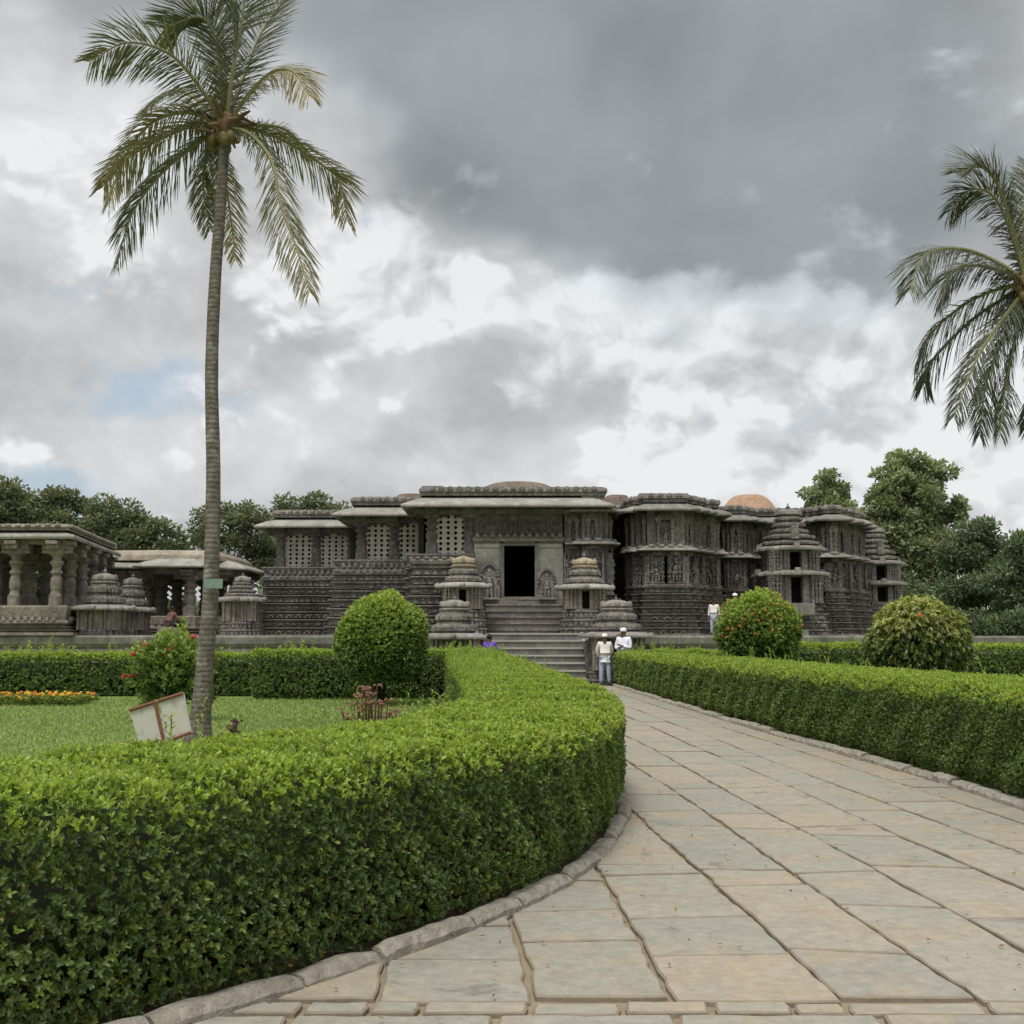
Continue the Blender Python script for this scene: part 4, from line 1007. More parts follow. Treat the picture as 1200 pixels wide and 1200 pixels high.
def mini_shrine(name, label, px, Y, zb, zs, w, gold=False, group=None, storeys=None, parent=None, stepout=0., y_face=None):
    """zs: dict of heights; w: half width of the body"""
    x = xat(px, Y, 700); c = (x, Y)
    root = thing(name, label, 'shrine', (x, Y, zb), group) if parent is None else None
    def put(mb, nm, mat):
        o = mb.build(nm, mat)
        if root: inv_parent(o, root)
        else: o.parent = parent; o.matrix_parent_inverse = Matrix.Identity(4) if parent is not T0 else Matrix.Translation(-T0.location)
        return o
    b0, b1, e, t1, t2, top = zs['base'], zs['body'], zs['eave'], zs['tier'], zs['dome'], zs['fin']
    # base of stacked mouldings b0..b1, body b1..e, eave at e, tiers e..t1, dome t1..t2, finial t2..top
    mb = MB(); h = b1 - b0; pr_ = []
    nb = max(2, int(h / .33))
    for i in range(nb):
        z = b0 + h * i / nb; d = h / nb; s = w * (1.28 - .2 * i / nb); pr_ += [(s, z), (s, z + d * .55), (s * 1.06, z + d * .62), (s * 1.06, z + d * .78), (s * .94, z + d * .84), (s * .94, z + d)]
        seg_teeth(mb, c, s * .985, z + d * .05, z + d * .52, 9, .09)
    mb.rings(STAR, pr_, c); put(mb, 'base', M['stone'])
    mb = MB(); dw = w * .20; hb = e - b1; th = w * .3                   # hollow cell with an open doorway
    for s in (-1, 1):
        mb.span(x + s * dw, x + s * w, Y - w, Y - w + th, b1 - .01, e); mb.span(x + s * (w - th), x + s * (w - .003), Y - w + th, Y + w - .003, b1 - .01, e - .004)
        mb.span(x + s * dw * 1.0, x + s * (dw + w * .16), Y - w - .05, Y - w + .01, b1, e - .02)
        for f in ((.5, .93) if zs.get('closed') else (.55, .75, .93)): pilaster(mb, (x + s * w * f, Y - w - .015), Vector((1, 0)), Vector((0, -1)), b1, e - .04, w * .07)
        for f in ((-.85, 0, .8) if zs.get('closed') else (-.8, -.45, -.1, .25, .6)): pilaster(mb, (x + s * (w + .01), Y + w * f), Vector((0, -1)), Vector((-1, 0)), b1, e - .04, w * .07)
    mb.span(x - w + th, x + w - th, Y + w - th, Y + w - .006, b1 - .01, e - .002); mb.span(x - dw, x + dw, Y - w + .004, Y - w + th, e - hb * .14, e - .002)
    if zs.get('closed'): mb.span(x - dw - .02, x + dw + .02, Y - w + .03, Y - w + .12, b1, e - .01)
    put(mb, 'cell_wall', M['stone_tan'])
    mb = MB(); ew = w * zs.get('ew', 1.5); eh = zs.get('eh', .16)
    mb.rings(STAR, [(w * .9, e - .02), (ew * .97, e - .06), (ew, e - .03), (ew, e + .03), (ew * .93, e + eh * .55), (w * 1.12, e + eh)], c)
    for k in range(4):
        a = k * PI / 2; nn = Vector((math.sin(a), -math.cos(a))); mb.ell((x + nn.x * ew * .98, Y + nn.y * ew * .98, e + eh * .3), (.13, .13, eh * .7), 7, 5)
    put(mb, 'eave', M['stone_mid'] if not gold else M['stone_eave'])
    mb = MB(); z = e + eh; tiers = zs.get('n', 2); h = (t1 - z) / tiers; s = w * 1.0
    pr_ = []
    for i in range(tiers):
        s1 = s * (.82 if tiers < 4 else .86)
        pr_ += [(s * .9, z), (s * .9, z + h * .12), (s, z + h * .18), (s * 1.02, z + h * .55), (s * .95, z + h * .78), (s * .80, z + h * .84), (s * .78, z + h)]
        seg_teeth(mb, c, s * .985, z + h * .2, z + h * .6, 9, .05); s = s1; z += h
    mb.rings(STAR, pr_, c)
    put(mb, 'tower_tiers', M['stone'])
    mb = MB(); h = t2 - t1; pl_ = STAR
    mb.rings(pl_, [(s * .72, t1), (s * .98, t1 + h * .08), (s * 1.02, t1 + h * .22), (s * .82, t1 + h * .3), (s * .80, t1 + h * .38), (s * .92, t1 + h * .45), (s * .86, t1 + h * .68), (s * .6, t1 + h * .88), (s * .3, t1 + h)], c)
    for k in range(4):
        a = k * PI / 2; nn = Vector((math.sin(a), -math.cos(a))); mb.ell((x + nn.x * s * .84, Y + nn.y * s * .84, t1 + h * .62), (s * .2, s * .2, h * .28), 7, 5)
    put(mb, 'dome', M['stone_gold'] if gold else M['stone_mid'])
    mb = MB(); finial(mb, c, t2 - .02, (top - t2) / 2.1); put(mb, 'finial', M['stone_mid'])
    return root
def zz(Y, base, body, eave, tier, dome, fin, **k):
    d = dict(base=base if base < 5 else zat(base, Y), body=zat(body, Y), eave=zat(eave, Y), tier=zat(tier, Y), dome=zat(dome, Y), fin=zat(fin, Y)); d.update(k); return d
Y = 38.9; mini_shrine('stair_shrine', 'lower miniature stone shrine with a domed top at the left foot of the stairs', 533, Y, 0, zz(Y, .0, 782, 747.5, 717, 703, 696), .78, group=None)
Y = 38.9; mini_shrine('stair_shrine', 'lower miniature stone shrine beside the stairs, behind the two men in white', 722, Y, 0, zz(Y, .0, 785, 746, 717, 703, 697), .82)
Y = 43.6; mini_shrine('stair_shrine', 'upper miniature shrine with an ochre dome, left of the temple doorway', 543, Y, PZ, zz(Y, PZ, 714, 688, 666, 652, 643), .70, gold=True)
Y = 43.6; mini_shrine('stair_shrine', 'upper miniature shrine with an ochre cap, right of the temple doorway', 685, Y, PZ, zz(Y, PZ, 714, 690, 667, 654, 645), .74, gold=True)

# stair up to the door, with moulded side blocks
st = MB(); stair(st, -1.15, 2.1, yC - .35, PZ, FZ, 6, .34)
st.span(-1.6, 2.6, yC - .4, yC + .1, PZ, FZ - .03)
part(st, 'door_stair', [M['granite_step'], M['stone_tan']])
mb = MB()
for xa, xb in ((-2.5, -1.18), (2.13, 3.4)):
    p_ = [(xa, yC), (xa, yC - 1.6), (xb, yC - 1.6), (xb, yC)]; plinth(mb, p_, PZ, FZ - .15, .0, -.02, 4, ['animal', 'scroll', 'figure']); mb.span(xa + .01, xb - .01, yC - 1.55, yC, FZ - .3, FZ - .15)
part(mb, 'stair_side_block', M['stone'])

# door guardians under carved arches
def guardian(px, label, pyb, pyt, w):
    Y = yC - .42; x = xat(px, Y, 690); z0 = zat(pyb, Y) if False else FZ - .03; z1 = zat(pyt, Y); h = z1 - z0
    g = thing('guardian_statue', label, 'statue', (x, Y, z0))
    n = 15; mb = MB(); out = [(x - w, z0)] + [(x - w * math.cos(PI * i / n) * (1.0), z0 + h * .52 + h * .48 * math.sin(PI * i / n) ** .8) for i in range(n + 1)] + [(x + w, z0)]
    vs = [(a, Y + .14, b) for a, b in out] + [(a, Y + .36, b) for a, b in out]; m_ = len(out)
    mb.add(vs, [tuple(range(m_)), tuple(range(2 * m_ - 1, m_ - 1, -1))] + [(i, m_ + i, m_ + (i + 1) % m_, (i + 1) % m_) for i in range(m_)])
    for i in range(n + 1):
        a = PI * i / n; mb.ell((x - w * .84 * math.cos(a), Y + .12, z0 + h * .52 + h * .40 * math.sin(a) ** .8), (.07, .07, .07), 6, 4)
    inv_parent(mb.build('arch_slab', M['stone']), g)
    mb = MB(); f = h * .86
    def e(u, w_, z_, a, b, c_, tl=0.): mb.ell((x + u * f, Y + w_ * f, z0 + z_ * f), (a * f, b * f, c_ * f), 9, 7, Matrix.Rotation(tl, 3, 'Y'))
    e(0, 0, .40, .10, .08, .08); e(0, 0, .55, .085, .07, .13); e(0, -.01, .73, .05, .05, .06); e(0, 0, .85, .05, .05, .09); e(0, 0, .65, .13, .05, .045)
    e(-.055, 0, .2, .05, .055, .21, .04); e(.06, 0, .2, .05, .055, .21, -.08); e(-.06, -.03, .02, .045, .07, .025); e(.075, -.03, .02, .045, .07, .025)
    e(.16, 0, .57, .03, .035, .11, -.35); e(-.16, 0, .57, .03, .035, .11, .35); e(.2, -.03, .48, .028, .03, .09, .4); e(-.19, -.03, .68, .028, .03, .1, -.35)
    mb.tube([(x + .19 * f, Y - .03 * f, z0), (x + .2 * f, Y - .03 * f, z0 + .45 * f)], .025 * f, 7); mb.box((x, Y + .02, z0 + .02), (w * 1.8, .34, .08))
    inv_parent(mb.build('figure', M['stone_mid']), g)
guardian(573.5, 'tall arched guardian relief at the left of the black doorway', 706, 658, .42)
guardian(641, 'shorter arched guardian relief at the right of the black doorway', 706, 665, .40)

# two-storey tower shrines built against the right walls (parts of the temple)
def tower(px, Y, w, z_e1, z_e2, pys, fin=True, side=0):
    x = xat(px, Y, 690); c = (x, Y); emp = T0
    def put(mb, nm, mat): return part(mb, nm, mat)
    zbody2, ze2, zbody1, ze1, ztop = pys
    mb = MB(); pr_ = []; b0, b1 = PZ, zat(zbody2, Y); nb = 4; h = b1 - b0
    for i in range(nb):
        z = b0 + h * i / nb; d = h / nb; s = w * (1.35 - .25 * i / nb); pr_ += [(s, z), (s, z + d * .55), (s * 1.05, z + d * .62), (s * 1.05, z + d * .78), (s * .93, z + d * .84), (s * .93, z + d)]
        seg_teeth(mb, c, s * .985, z + d * .05, z + d * .52, 11, .10)
    mb.rings(STAR, pr_, c); put(mb, 'tower_base', M['stone'])
    for lo, hi, ww in ((b1, zat(ze2, Y), w), (zat(ze2, Y) + .12, zat(ze1, Y), w * .93)):
        mb = MB(); dw = .26; th = w * .3
        for s in (-1, 1):
            mb.span(x + s * dw, x + s * ww, Y - ww, Y - ww + th, lo - .02, hi); mb.span(x + s * (ww - th), x + s * (ww - .003), Y - ww + th, Y + ww, lo - .02, hi - .004)
            mb.span(x + s * dw, x + s * (dw + .24), Y - ww - .10, Y - ww + .01, lo, hi - .02)
            for f in (.62, .76, .9): pilaster(mb, (x + s * ww * f, Y - ww - .03), Vector((1, 0)), Vector((0, -1)), lo, hi - .03, .09)
            for f in (-.85, -.5, -.15, .2, .55): pilaster(mb, (x + s * (ww + .02), Y + ww * f), Vector((0, -1)), Vector((-1, 0)), lo, hi - .03, .09)
        mb.span(x - ww + th, x + ww - th, Y + ww - th, Y + ww - .01, lo - .02, hi); mb.span(x - dw, x + dw, Y - ww + .004, Y - ww + th, hi - .1, hi - .002)
        put(mb, 'tower_storey', M['stone'])
        mb = MB(); ew = ww * 1.42; mb.rings(STAR, [(ww * .9, hi - .01), (ew * .97, hi - .05), (ew, hi - .02), (ew, hi + .06), (ew * .9, hi + .13), (ww * 1.02, hi + .2)], c)
        for k in range(4): a = k * PI / 2; nn = Vector((math.sin(a), -math.cos(a))); mb.box((x + nn.x * ew * .9, Y + nn.y * ew * .9, hi + .14), (.3, .3, .3), a, .7)
        put(mb, 'tower_eave', M['stone_mid'])
    z = zat(ze1, Y) + .18; zt = zat(ztop, Y); n = 5; h = (zt - z) / n; s = w * 1.08; mb = MB(); pr_ = []
    for i in range(n):
        pr_ += [(s * .88, z), (s * .88, z + h * .15), (s, z + h * .2), (s * 1.03, z + h * .5), (s * .96, z + h * .72), (s * .78, z + h * .8), (s * .76, z + h)]
        seg_teeth(mb, c, s * .985, z + h * .22, z + h * .6, 9, .07); s *= (.86 if i != 1 else .74); z += h
    mb.rings(STAR, pr_, c)
    mb.box((x, Y - w * .95, zat(ze1, Y) + .75), (.34, .3, .6), 0, .8)
    put(mb, 'tower_tiers', M['stone'])
    mb = MB(); mb.rings(STAR, [(s * .9, zt), (s * 1.15, zt + .05), (s * 1.1, zt + .18), (s * .7, zt + .28)], c); finial(mb, c, zt + .25, .17); finial(mb, (x + .55, Y + .3), zt + .12, .12); put(mb, 'tower_cap', M['stone_mid'])
tower(926, 48.8, 1.10, 0, 0, (708, 675, 660, 646, 605))
tower(1026, 56.0, 1.0, 0, 0, (706, 686, 672, 662, 625))
mb = MB(); xs = xat(940, 46.9, 715)
mb.span(xs - .75, xs + .45, 46.55, 48.0, zat(722, 46.9), zat(707, 46.9)); mb.span(xs - .2, xs + .42, 46.5, 46.6, zat(722, 46.9) + .05, zat(708.5, 46.9)); mb.span(xs - .9, xs - .1, 45.6, 46.8, PZ, PZ + .25)
part(mb, 'tower_step', M['stone_plain'])
# ================================================================== LEFT PAVILIONS AND SHRINES
Mt = M['stone_tan']
pv = thing('pillared_pavilion', 'open pillared stone pavilion with turned columns at the far left edge', 'pavilion', (-18, 42, PZ))
Y0 = 40.9; cx = xat(74, Y0, 640)
bodyplan = [(-30, Y0), (cx, Y0), (cx - .72, 45.2), (cx - 1.3, 49.2)]
zf, zeb = zat(716, Y0), zat(634, Y0)
low = [(p[0], p[1]) for p in bodyplan]
mb = MB(); plinth(mb, low, PZ, zf - .45, .55, .3, 3, [None, None, None]); part2 = lambda mb, nm, mat, root: inv_parent(mb.build(nm, mat), root)
part2(mb, 'plinth', Mt, pv)
mb = MB(); mb.sweep(low, [(.2, zf - .5), (.38, zf - .45), (.38, zf - .36), (.25, zf - .33), (.32, zf + .12), (.3, zf + .2), (.1, zf + .2), (.05, zf - .1), (-.6, zf - .1), (-.6, zf - .45)])
frieze(mb, low, .34, zf - .36, zf - .2, 'dentil'); part2(mb, 'parapet_seat', Mt, pv)
mb = MB(); mb.add([(-30, Y0 - .1, zf - .30), (cx, Y0 - .1, zf - .30), (cx - 1.3, 49.2, zf - .30), (-30, 49.2, zf - .30)], [(0, 1, 2, 3)]); part2(mb, 'floor', M['stone_plain'], pv)
cols = [(18, Y0 + .1, .20), (66, Y0 + .1, .20), (-35, Y0 + .1, .20), (-80, Y0 + .1, .20), (83, 42.9, .20), (97, 45.0, .21), (108, 47.0, .21), (118, 48.9, .21), (34, 43.6, .32), (6, 45.5, .30), (54, 45.4, .20), (-20, 44, .3), (72, 47.6, .24), (-4, 42.6, .2)]
for px, y, r in cols: turned_pillar(xat(px, y, 680), y, zf - .3, zeb - .02, r, pv, Mt)
mb = MB(); mb.sweep(low, [(.1, zeb - .12), (.16, zeb - .05), (.16, zeb + .22), (-.5, zeb + .22), (-.5, zeb - .12), (.1, zeb - .12)]); mb.span(-30, cx - .8, 44.2, 44.8, zeb - .12, zeb + .2); part2(mb, 'beam', Mt, pv)
mb = MB(); chajja(mb, low, zeb + .40, zeb + .04, .48, .16); part2(mb, 'eave', M['stone_tanpale'] if 'stone_tanpale' in M else M['stone_eave'], pv)
mb = MB(); parapet(mb, low, zeb + .38, zeb + .64, .22); part2(mb, 'parapet', Mt, pv)
mb = MB(); mb.add([(-30, Y0, zeb + .60), (cx, Y0, zeb + .60), (cx - .72, 45.2, zeb + .60), (cx - 1.3, 49.2, zeb + .60), (-30, 49.2, zeb + .60)], [(0, 1, 2, 3, 4)]); mb.span(-30, cx - 1.4, 42, 49, zeb + .30, zeb + .42); part2(mb, 'roof', M['roof_plaster'], pv)

pb = thing('bull_pavilion', 'open stone pavilion with a rough tan roof behind the palm trunk', 'pavilion', (-15, 50, PZ))
Y1 = 50.0; xa, xb = xat(118, Y1, 690), xat(262, Y1, 690)
zf2, ze2 = zat(723, Y1), zat(669, Y1)
pl2 = [(xa, 57), (xa, Y1 + .9), (xat(184, Y1), Y1 + .9), (xat(184, Y1), Y1), (xat(226, Y1), Y1), (xat(234, Y1), Y1 + .9), (xat(258, Y1), Y1 + 1.6), (xat(258, Y1), 57)]
mb = MB(); plinth(mb, pl2, PZ, zf2 - .5, .5, .3, 2, ['scroll', None]); part2(mb, 'plinth', Mt, pb)
mb = MB(); mb.sweep(pl2, [(.2, zf2 - .55), (.35, zf2 - .5), (.3, zf2 - .4), (.34, zf2), (.3, zf2 + .04), (.05, zf2 + .04), (.05, zf2 - .3), (-.4, zf2 - .3)]); frieze(mb, pl2, .30, zf2 - .32, zf2 - .16, 'dentil'); part2(mb, 'parapet_seat', Mt, pb)
mb = MB(); mb.add([(p[0], p[1], zf2 - .32) for p in pl2], [tuple(range(len(pl2)))]); part2(mb, 'floor', M['stone_plain'], pb)
for px, y, r in [(146, Y1 + 1.1, .27), (163, Y1 + 1.1, .27), (223, Y1 + .2, .27), (250, Y1 + 1.8, .27), (190, 53.6, .30), (207, 55.6, .30), (178, 56, .3), (150, 56, .3), (221, 56.2, .26), (240, 55.8, .26), (258, 56, .22), (128, 53, .3)]:
    turned_pillar(xat(px, y, 700), y, zf2 - .32, ze2 + .02, r, pb, Mt)
mb = MB(); mb.sweep(pl2, [(.1, ze2 - .1), (.16, ze2), (.16, ze2 + .36), (-.05, ze2 + .62), (-.5, ze2 + .62), (-.5, ze2 - .1), (.1, ze2 - .1)]); part2(mb, 'beam', Mt, pb)
# the resting bull inside, a dark mass between the columns
mb = MB(); chajja(mb, pl2, ze2 + .62, ze2 + .10, .85, .12); part2(mb, 'eave', M['stone_eave'], pb)
mb = MB(); zt = zat(643, Y1)
cxx = (xa + xb) / 2 - .3; hw = (xb - xa) / 2
vs = []; n = 40; rr = random.Random(5)
pr_ = [(1.0, ze2 + .5), (1.0, zt - .50), (.985, zt - .26), (.93, zt - .08), (.84, zt), (.6, zt + .03)]
plan = []
for i in range(n):
    a = 2 * PI * i / n; m_ = max(abs(math.cos(a)), abs(math.sin(a))); plan.append((math.cos(a) / m_ ** .85 + rr.uniform(-.012, .012), math.sin(a) / m_ ** .85 + rr.uniform(-.01, .01)))
mb.rings(plan, [(hw * s * 1.02, 3.5 * s, z) for s, z in pr_], (cxx, 53.8)); o = part2(mb, 'roof', M['roof_plaster'], pb)

# small shrines round the pavilions
Y = 39.9
def lshrine(px, Y, label, zs, w):
    return mini_shrine('side_shrine', label, px, Y, PZ if Y > FY else 0, zs, w)
Y = 42.0; lshrine(122, Y, 'larger miniature shrine at the corner of the far left pavilion', zz(Y, PZ, 738, 714, 685, 672, 664, n=2, ew=1.62, closed=1), .70)
Y = 45.8; lshrine(155, Y, 'smaller miniature shrine standing in front of the tan roofed pavilion', zz(Y, PZ, 738, 716, 690, 677, 671, n=2, ew=1.6, closed=1), .56)
Y = 45.0; lshrine(284, Y, 'dark miniature shrine between the palm trunk and the temple wing', zz(Y, PZ, 728, 704, 686, 675, 670, n=3, ew=1.5, closed=1), .60)
# ================================================================== PALMS AND TREES
M['palm_leaf'] = leaf_mat('palm_leaflet', [(0, (.06, .072, .042)), (.5, (.10, .118, .064)), (1, (.15, .165, .09))], (.36, .30, .15), .30, .4, .5)
M['rachis'] = plain('frond_stalk', (.22, .21, .09), .6, .2, 12.)
M['rachis_dry'] = plain('dry_stalk', (.20, .13, .07), .8, .3, 12.)
def palm_bark():
    m_, T, out = new_mat('palm_bark'); p = T.new('ShaderNodeTexCoord').outputs['Object']; sp = T.new('ShaderNodeSeparateXYZ'); T.l.new(p, sp.inputs[0])
    z = T.m('ADD', sp.outputs[2], T.m('MULTIPLY', T.noise(p, 5, 3), .07)); ring = T.m('ABSOLUTE', T.m('SINE', T.m('MULTIPLY', z, 42.)))
    n = T.noise(p, 9, 8, .7); c = T.ramp(n, [(.3, (.085, .072, .058)), (.5, (.155, .138, .112)), (.7, (.26, .24, .205))])
    c = T.mix(T.m('MULTIPLY', T.m('MULTIPLY', T.m('SUBTRACT', 1., T.smooth(ring, .0, .30)), T.smooth(T.noise(p, 4., 4, .6), .35, .6)), .75), c, (.055, .047, .038))
    c = T.mix(T.m('MULTIPLY', T.smooth(T.noise(p, 3.2, 6, .65), .55, .68), .5), c, (.36, .345, .30))
    lo = T.smooth(sp.outputs[2], 2.6, .4); c = T.mix(T.m('MULTIPLY', lo, T.smooth(T.noise(p, 22, 5, .7), .45, .62)), c, (.10, .085, .065))
    pbr(T, out, c, .92, T.m('ADD', ring, T.m('MULTIPLY', T.noise(p, 25, 5, .7), 2.0)), .6, .012, .15); return m_
M['palm_bark'] = palm_bark()

def bez(P, n):
    """Catmull-Rom through control points"""
    P = [Vector(p) for p in P]; Q = [P[0] * 2 - P[1]] + P + [P[-1] * 2 - P[-2]]; out = []
    for i in range(n):
        s = (len(P) - 1) * i / (n - 1); k = min(int(s), len(P) - 2); t = s - k; a, b, c, d = Q[k:k + 4]
        out.append(.5 * ((2 * b) + (c - a) * t + (2 * a - 5 * b + 4 * c - d) * t * t + (3 * b - a - 3 * c + d) * t ** 3))
    return out

def frond(root, ctrl, leafL, young, hang, dry=0., n=84, seed=0, up=False, wmul=1., side_bias=0.):
    """a pinnate frond: stalk (part) with leaflets along both sides"""
    r = np.random.default_rng(seed + 11); C = bez(ctrl, n + 1); mb = MB()
    rad = [.035 * (1 - i / n) ** .8 + .006 for i in range(n + 1)]
    mb.tube(C[::3] + ([C[-1]] if n % 3 else []), (rad[::3] + ([rad[-1]] if n % 3 else [])), 5)
    st_ = mb.build('frond', M['rachis_dry'] if dry > .5 else M['rachis']); inv_parent(st_, root)
    P = []; D = []; U = []; L = []; W = []; Rn = []; Y = []
    view = Vector((0, 1, 0)); roll = r.uniform(.5, .95) * (1 if r.random() < .5 else -1); cr_, sr_ = math.cos(roll), math.sin(roll)
    for i in range(4, n + 1):
        f = i / n; p = C[i]; t = (C[min(i + 1, n)] - C[i - 1]).normalized()
        up_ = Vector((0, 0, 1)); s = t.cross(up_)
        if s.length < .25: s = t.cross(view)
        s.normalize(); nn = s.cross(t).normalized()
        s, nn = s * cr_ + nn * sr_, nn * cr_ - s * sr_
        prof = (math.sin(min(1, f * 1.25 + .12) * PI * .5)) * (1 - max(0, f - .72) / .28 * .55) * (.35 + .65 * min(1, f / .18))
        for sg in (-1, 1):
            for rep in range(2 if r.random() < .55 else 1):
                l = leafL * 1.25 * prof * r.uniform(.82, 1.1); j = r.normal(0, .10, 3)
                fw = .45 + .75 * f
                if up: d = s * sg * .85 + t * fw + nn * .18 + Vector(j)
                else: d = s * sg * (.95 - hang * .42) + t * fw * (.75) + Vector((0, 0, -hang * .75)) + nn * .05 + Vector(j)
                d.normalize(); p0 = p + t * r.uniform(-.02, .02)
                # two segments: the outer half bends down
                d2 = (d + Vector((0, 0, -.20 - hang * .30 if not up else -.18))).normalized()
                w = .019 * wmul * r.uniform(.8, 1.2); uu = (nn + Vector(r.normal(0, .3, 3))).normalized(); yv = float(np.clip(young + (f - .55) * 1.3 * young * 1.4 + r.normal(0, .10), 0, 1)); rv = r.random()
                for a, dd, ll, ww in ((p0, d, l * .62, w), (p0 + d * l * .42, d2, l * .58, w * .85)):
                    P.append(a); D.append(dd); U.append(uu); L.append(ll); W.append(ww); Rn.append(rv); Y.append(yv)
    o = leaves_mesh('leaflets', np.array([tuple(v) for v in P]), np.array([tuple(v) for v in D]), np.array([tuple(v) for v in U]), np.array(L), np.array(W), np.array(Rn), np.array(Y), M['palm_leaf'], fold=.2, broad=False)
    o.parent = st_
    return st_

def palm(label, base, trunk_pts, r0, r1, crown, fronds, seed=1, nuts=True):
    root = thing('coconut_palm', label, 'palm tree', tuple(base))
    C = bez([tuple(base)] + trunk_pts + [tuple(crown)], 60); rad = []
    for i in range(60):
        f = i / 59; rr = r1 + (r0 - r1) * (1 - f) ** 1.3 + .10 * math.exp(-f * 28) ; rr *= 1 + .02 * math.sin(i * 1.7) * math.sin(i * .6); rad.append(rr)
    mb = MB(); mb.tube(C, rad, 14); inv_parent(mb.build('trunk', M['palm_bark'], smooth=True), root)
    mb = MB(); r = random.Random(seed)
    for k in range(16):                                # dry leaf bases and fibre under the crown
        a = r.random() * 2 * PI; p = Vector(crown) + Vector((math.cos(a) * .08, math.sin(a) * .08, r.uniform(-.25, .12)))
        mb.tube([p, p + Vector((math.cos(a) * .16, math.sin(a) * .16, .12)), p + Vector((math.cos(a) * r.uniform(.28, .5), math.sin(a) * r.uniform(.28, .5), r.uniform(-.05, .3)))], [.05, .04, .015], 5)
    mb.ell(tuple(Vector(crown) + Vector((0, 0, -.02))), (.17, .17, .30), 9, 7)
    inv_parent(mb.build('leaf_bases', M['rachis_dry']), root)
    if nuts:
        for k in range(7):
            a = r.random() * 2 * PI; mb = MB(); mb.ell((crown[0] + math.cos(a) * .2, crown[1] + math.sin(a) * .2, crown[2] - .18 - r.random() * .12), (.08, .08, .10), 8, 6); inv_parent(mb.build('coconut', M['nut'], smooth=True), root)
    for k, (pts, dep, yg, hang, up, LL) in enumerate(fronds):
        n = len(pts); ctrl = [tuple(crown)]
        for i, (px, py) in enumerate(pts): ctrl.append(tuple(at(px, py, base[1] + dep * ((i + 1) / n) ** .8)))
        frond(root, ctrl, LL, yg, hang, seed=k + seed * 50, up=up)
    return root
M['nut'] = plain('coconut_husk', (.16, .13, .05), .6, .3, 12.)
PY = 16.4
b = ground(232, 872); b = Vector((at(232, 868, PY).x, PY, .0))
cr = at(264, 150, PY)
tr = [tuple(at(*q, PY)) for q in ((240, 780), (247, 690), (250, 560), (248, 440), (252, 330), (259, 235))]
F1 = [  # (pixel way-points, depth offset of the tip in metres, yellowing, hang, upright, leaflet length)
    ([(238, 108), (200, 64), (149, 50), (106, 72)], -.9, .12, .35, False, .62),
    ([(257, 75), (248, 34), (230, 20), (193, 34)], -.5, .05, .25, True, .70),
    ([(273, 80), (284, 20), (290, -45)], -.4, .03, 0., True, .80),
    ([(262, 70), (256, 0), (240, -60)], .5, .03, 0., True, .72),
    ([(285, 90), (305, 40), (335, -5)], .9, .08, .1, True, .62),
    ([(290, 112), (318, 85), (343, 84), (362, 112)], -.9, .55, .55, False, .55),
    ([(296, 152), (335, 166), (380, 195), (398, 214), (407, 258)], .3, .45, .5, False, .55),
    ([(292, 157), (318, 188), (329, 240), (348, 292), (362, 340)], -.8, .38, .6, False, .58),
    ([(240, 162), (194, 198), (157, 246), (138, 302)], -.3, .10, .75, False, .62),
    ([(232, 146), (194, 160), (149, 186), (122, 218)], .8, .30, .6, False, .55),
    ([(226, 132), (180, 142), (146, 184), (128, 234)], -.5, .50, .55, False, .55),
    ([(256, 176), (266, 225), (276, 302)], 1.2, .65, .3, False, .42),
    ([(232, 118), (200, 106), (168, 128)], 1.3, .12, .4, False, .5),
    ([(298, 146), (335, 152), (362, 178)], 1.4, .15, .5, False, .5),
    ([(246, 172), (238, 215), (246, 268)], 1.0, .2, .4, False, .42),
]
palm('tall coconut palm with a curved ringed trunk and yellowing lower fronds, left of the temple', b, tr, .135, .078, cr, F1, 1)
PY2 = 18.0; cr2 = at(1203, 338, PY2); b2 = Vector((cr2.x + .9, PY2, 0))
tr2 = [tuple(Vector((cr2.x + .75, PY2, 2.0))), tuple(Vector((cr2.x + .4, PY2, 4.5)))]
F2 = [
    ([(1188, 268), (1170, 218), (1150, 196), (1126, 202)], -.4, .12, .35, True, .62),
    ([(1188, 282), (1166, 232), (1138, 222), (1112, 248)], .5, .05, .4, False, .62),
    ([(1180, 314), (1130, 292), (1085, 298), (1066, 340)], -.5, .05, .4, False, .66),
    ([(1182, 320), (1138, 311), (1112, 324), (1102, 356)], .6, .05, .5, False, .6),
    ([(1180, 336), (1135, 354), (1092, 390), (1074, 430)], -.5, .05, .65, False, .6),
    ([(1182, 346), (1135, 378), (1092, 424), (1082, 452)], .4, .03, .7, False, .6),
    ([(1184, 362), (1146, 418), (1118, 488)], -.5, .05, .6, False, .58),
    ([(1188, 372), (1158, 440), (1148, 508)], .4, .03, .6, False, .55),
    ([(1194, 378), (1180, 440), (1172, 508)], -.3, .03, .6, False, .5),
    ([(1200, 260), (1204, 190)], .4, .2, .1, True, .6), ([(1222, 280), (1250, 210), (1290, 200)], .2, .1, .2, True, .6),
    ([(1240, 330), (1290, 330), (1330, 380)], .3, .1, .5, False, .6), ([(1230, 370), (1265, 430), (1280, 500)], -.3, .1, .6, False, .6), ([(1208, 400), (1214, 450), (1206, 500)], .8, .05, .5, False, .5),
]
M['palm_leaf'] = leaf_mat('dark_palm_leaflet', [(0, (.04, .052, .032)), (.5, (.07, .086, .05)), (1, (.11, .125, .07))], (.26, .24, .12), .25, .4, .5)
palm('coconut palm with dark green drooping fronds reaching in from the right edge', b2, tr2, .17, .11, cr2, F2, 2)

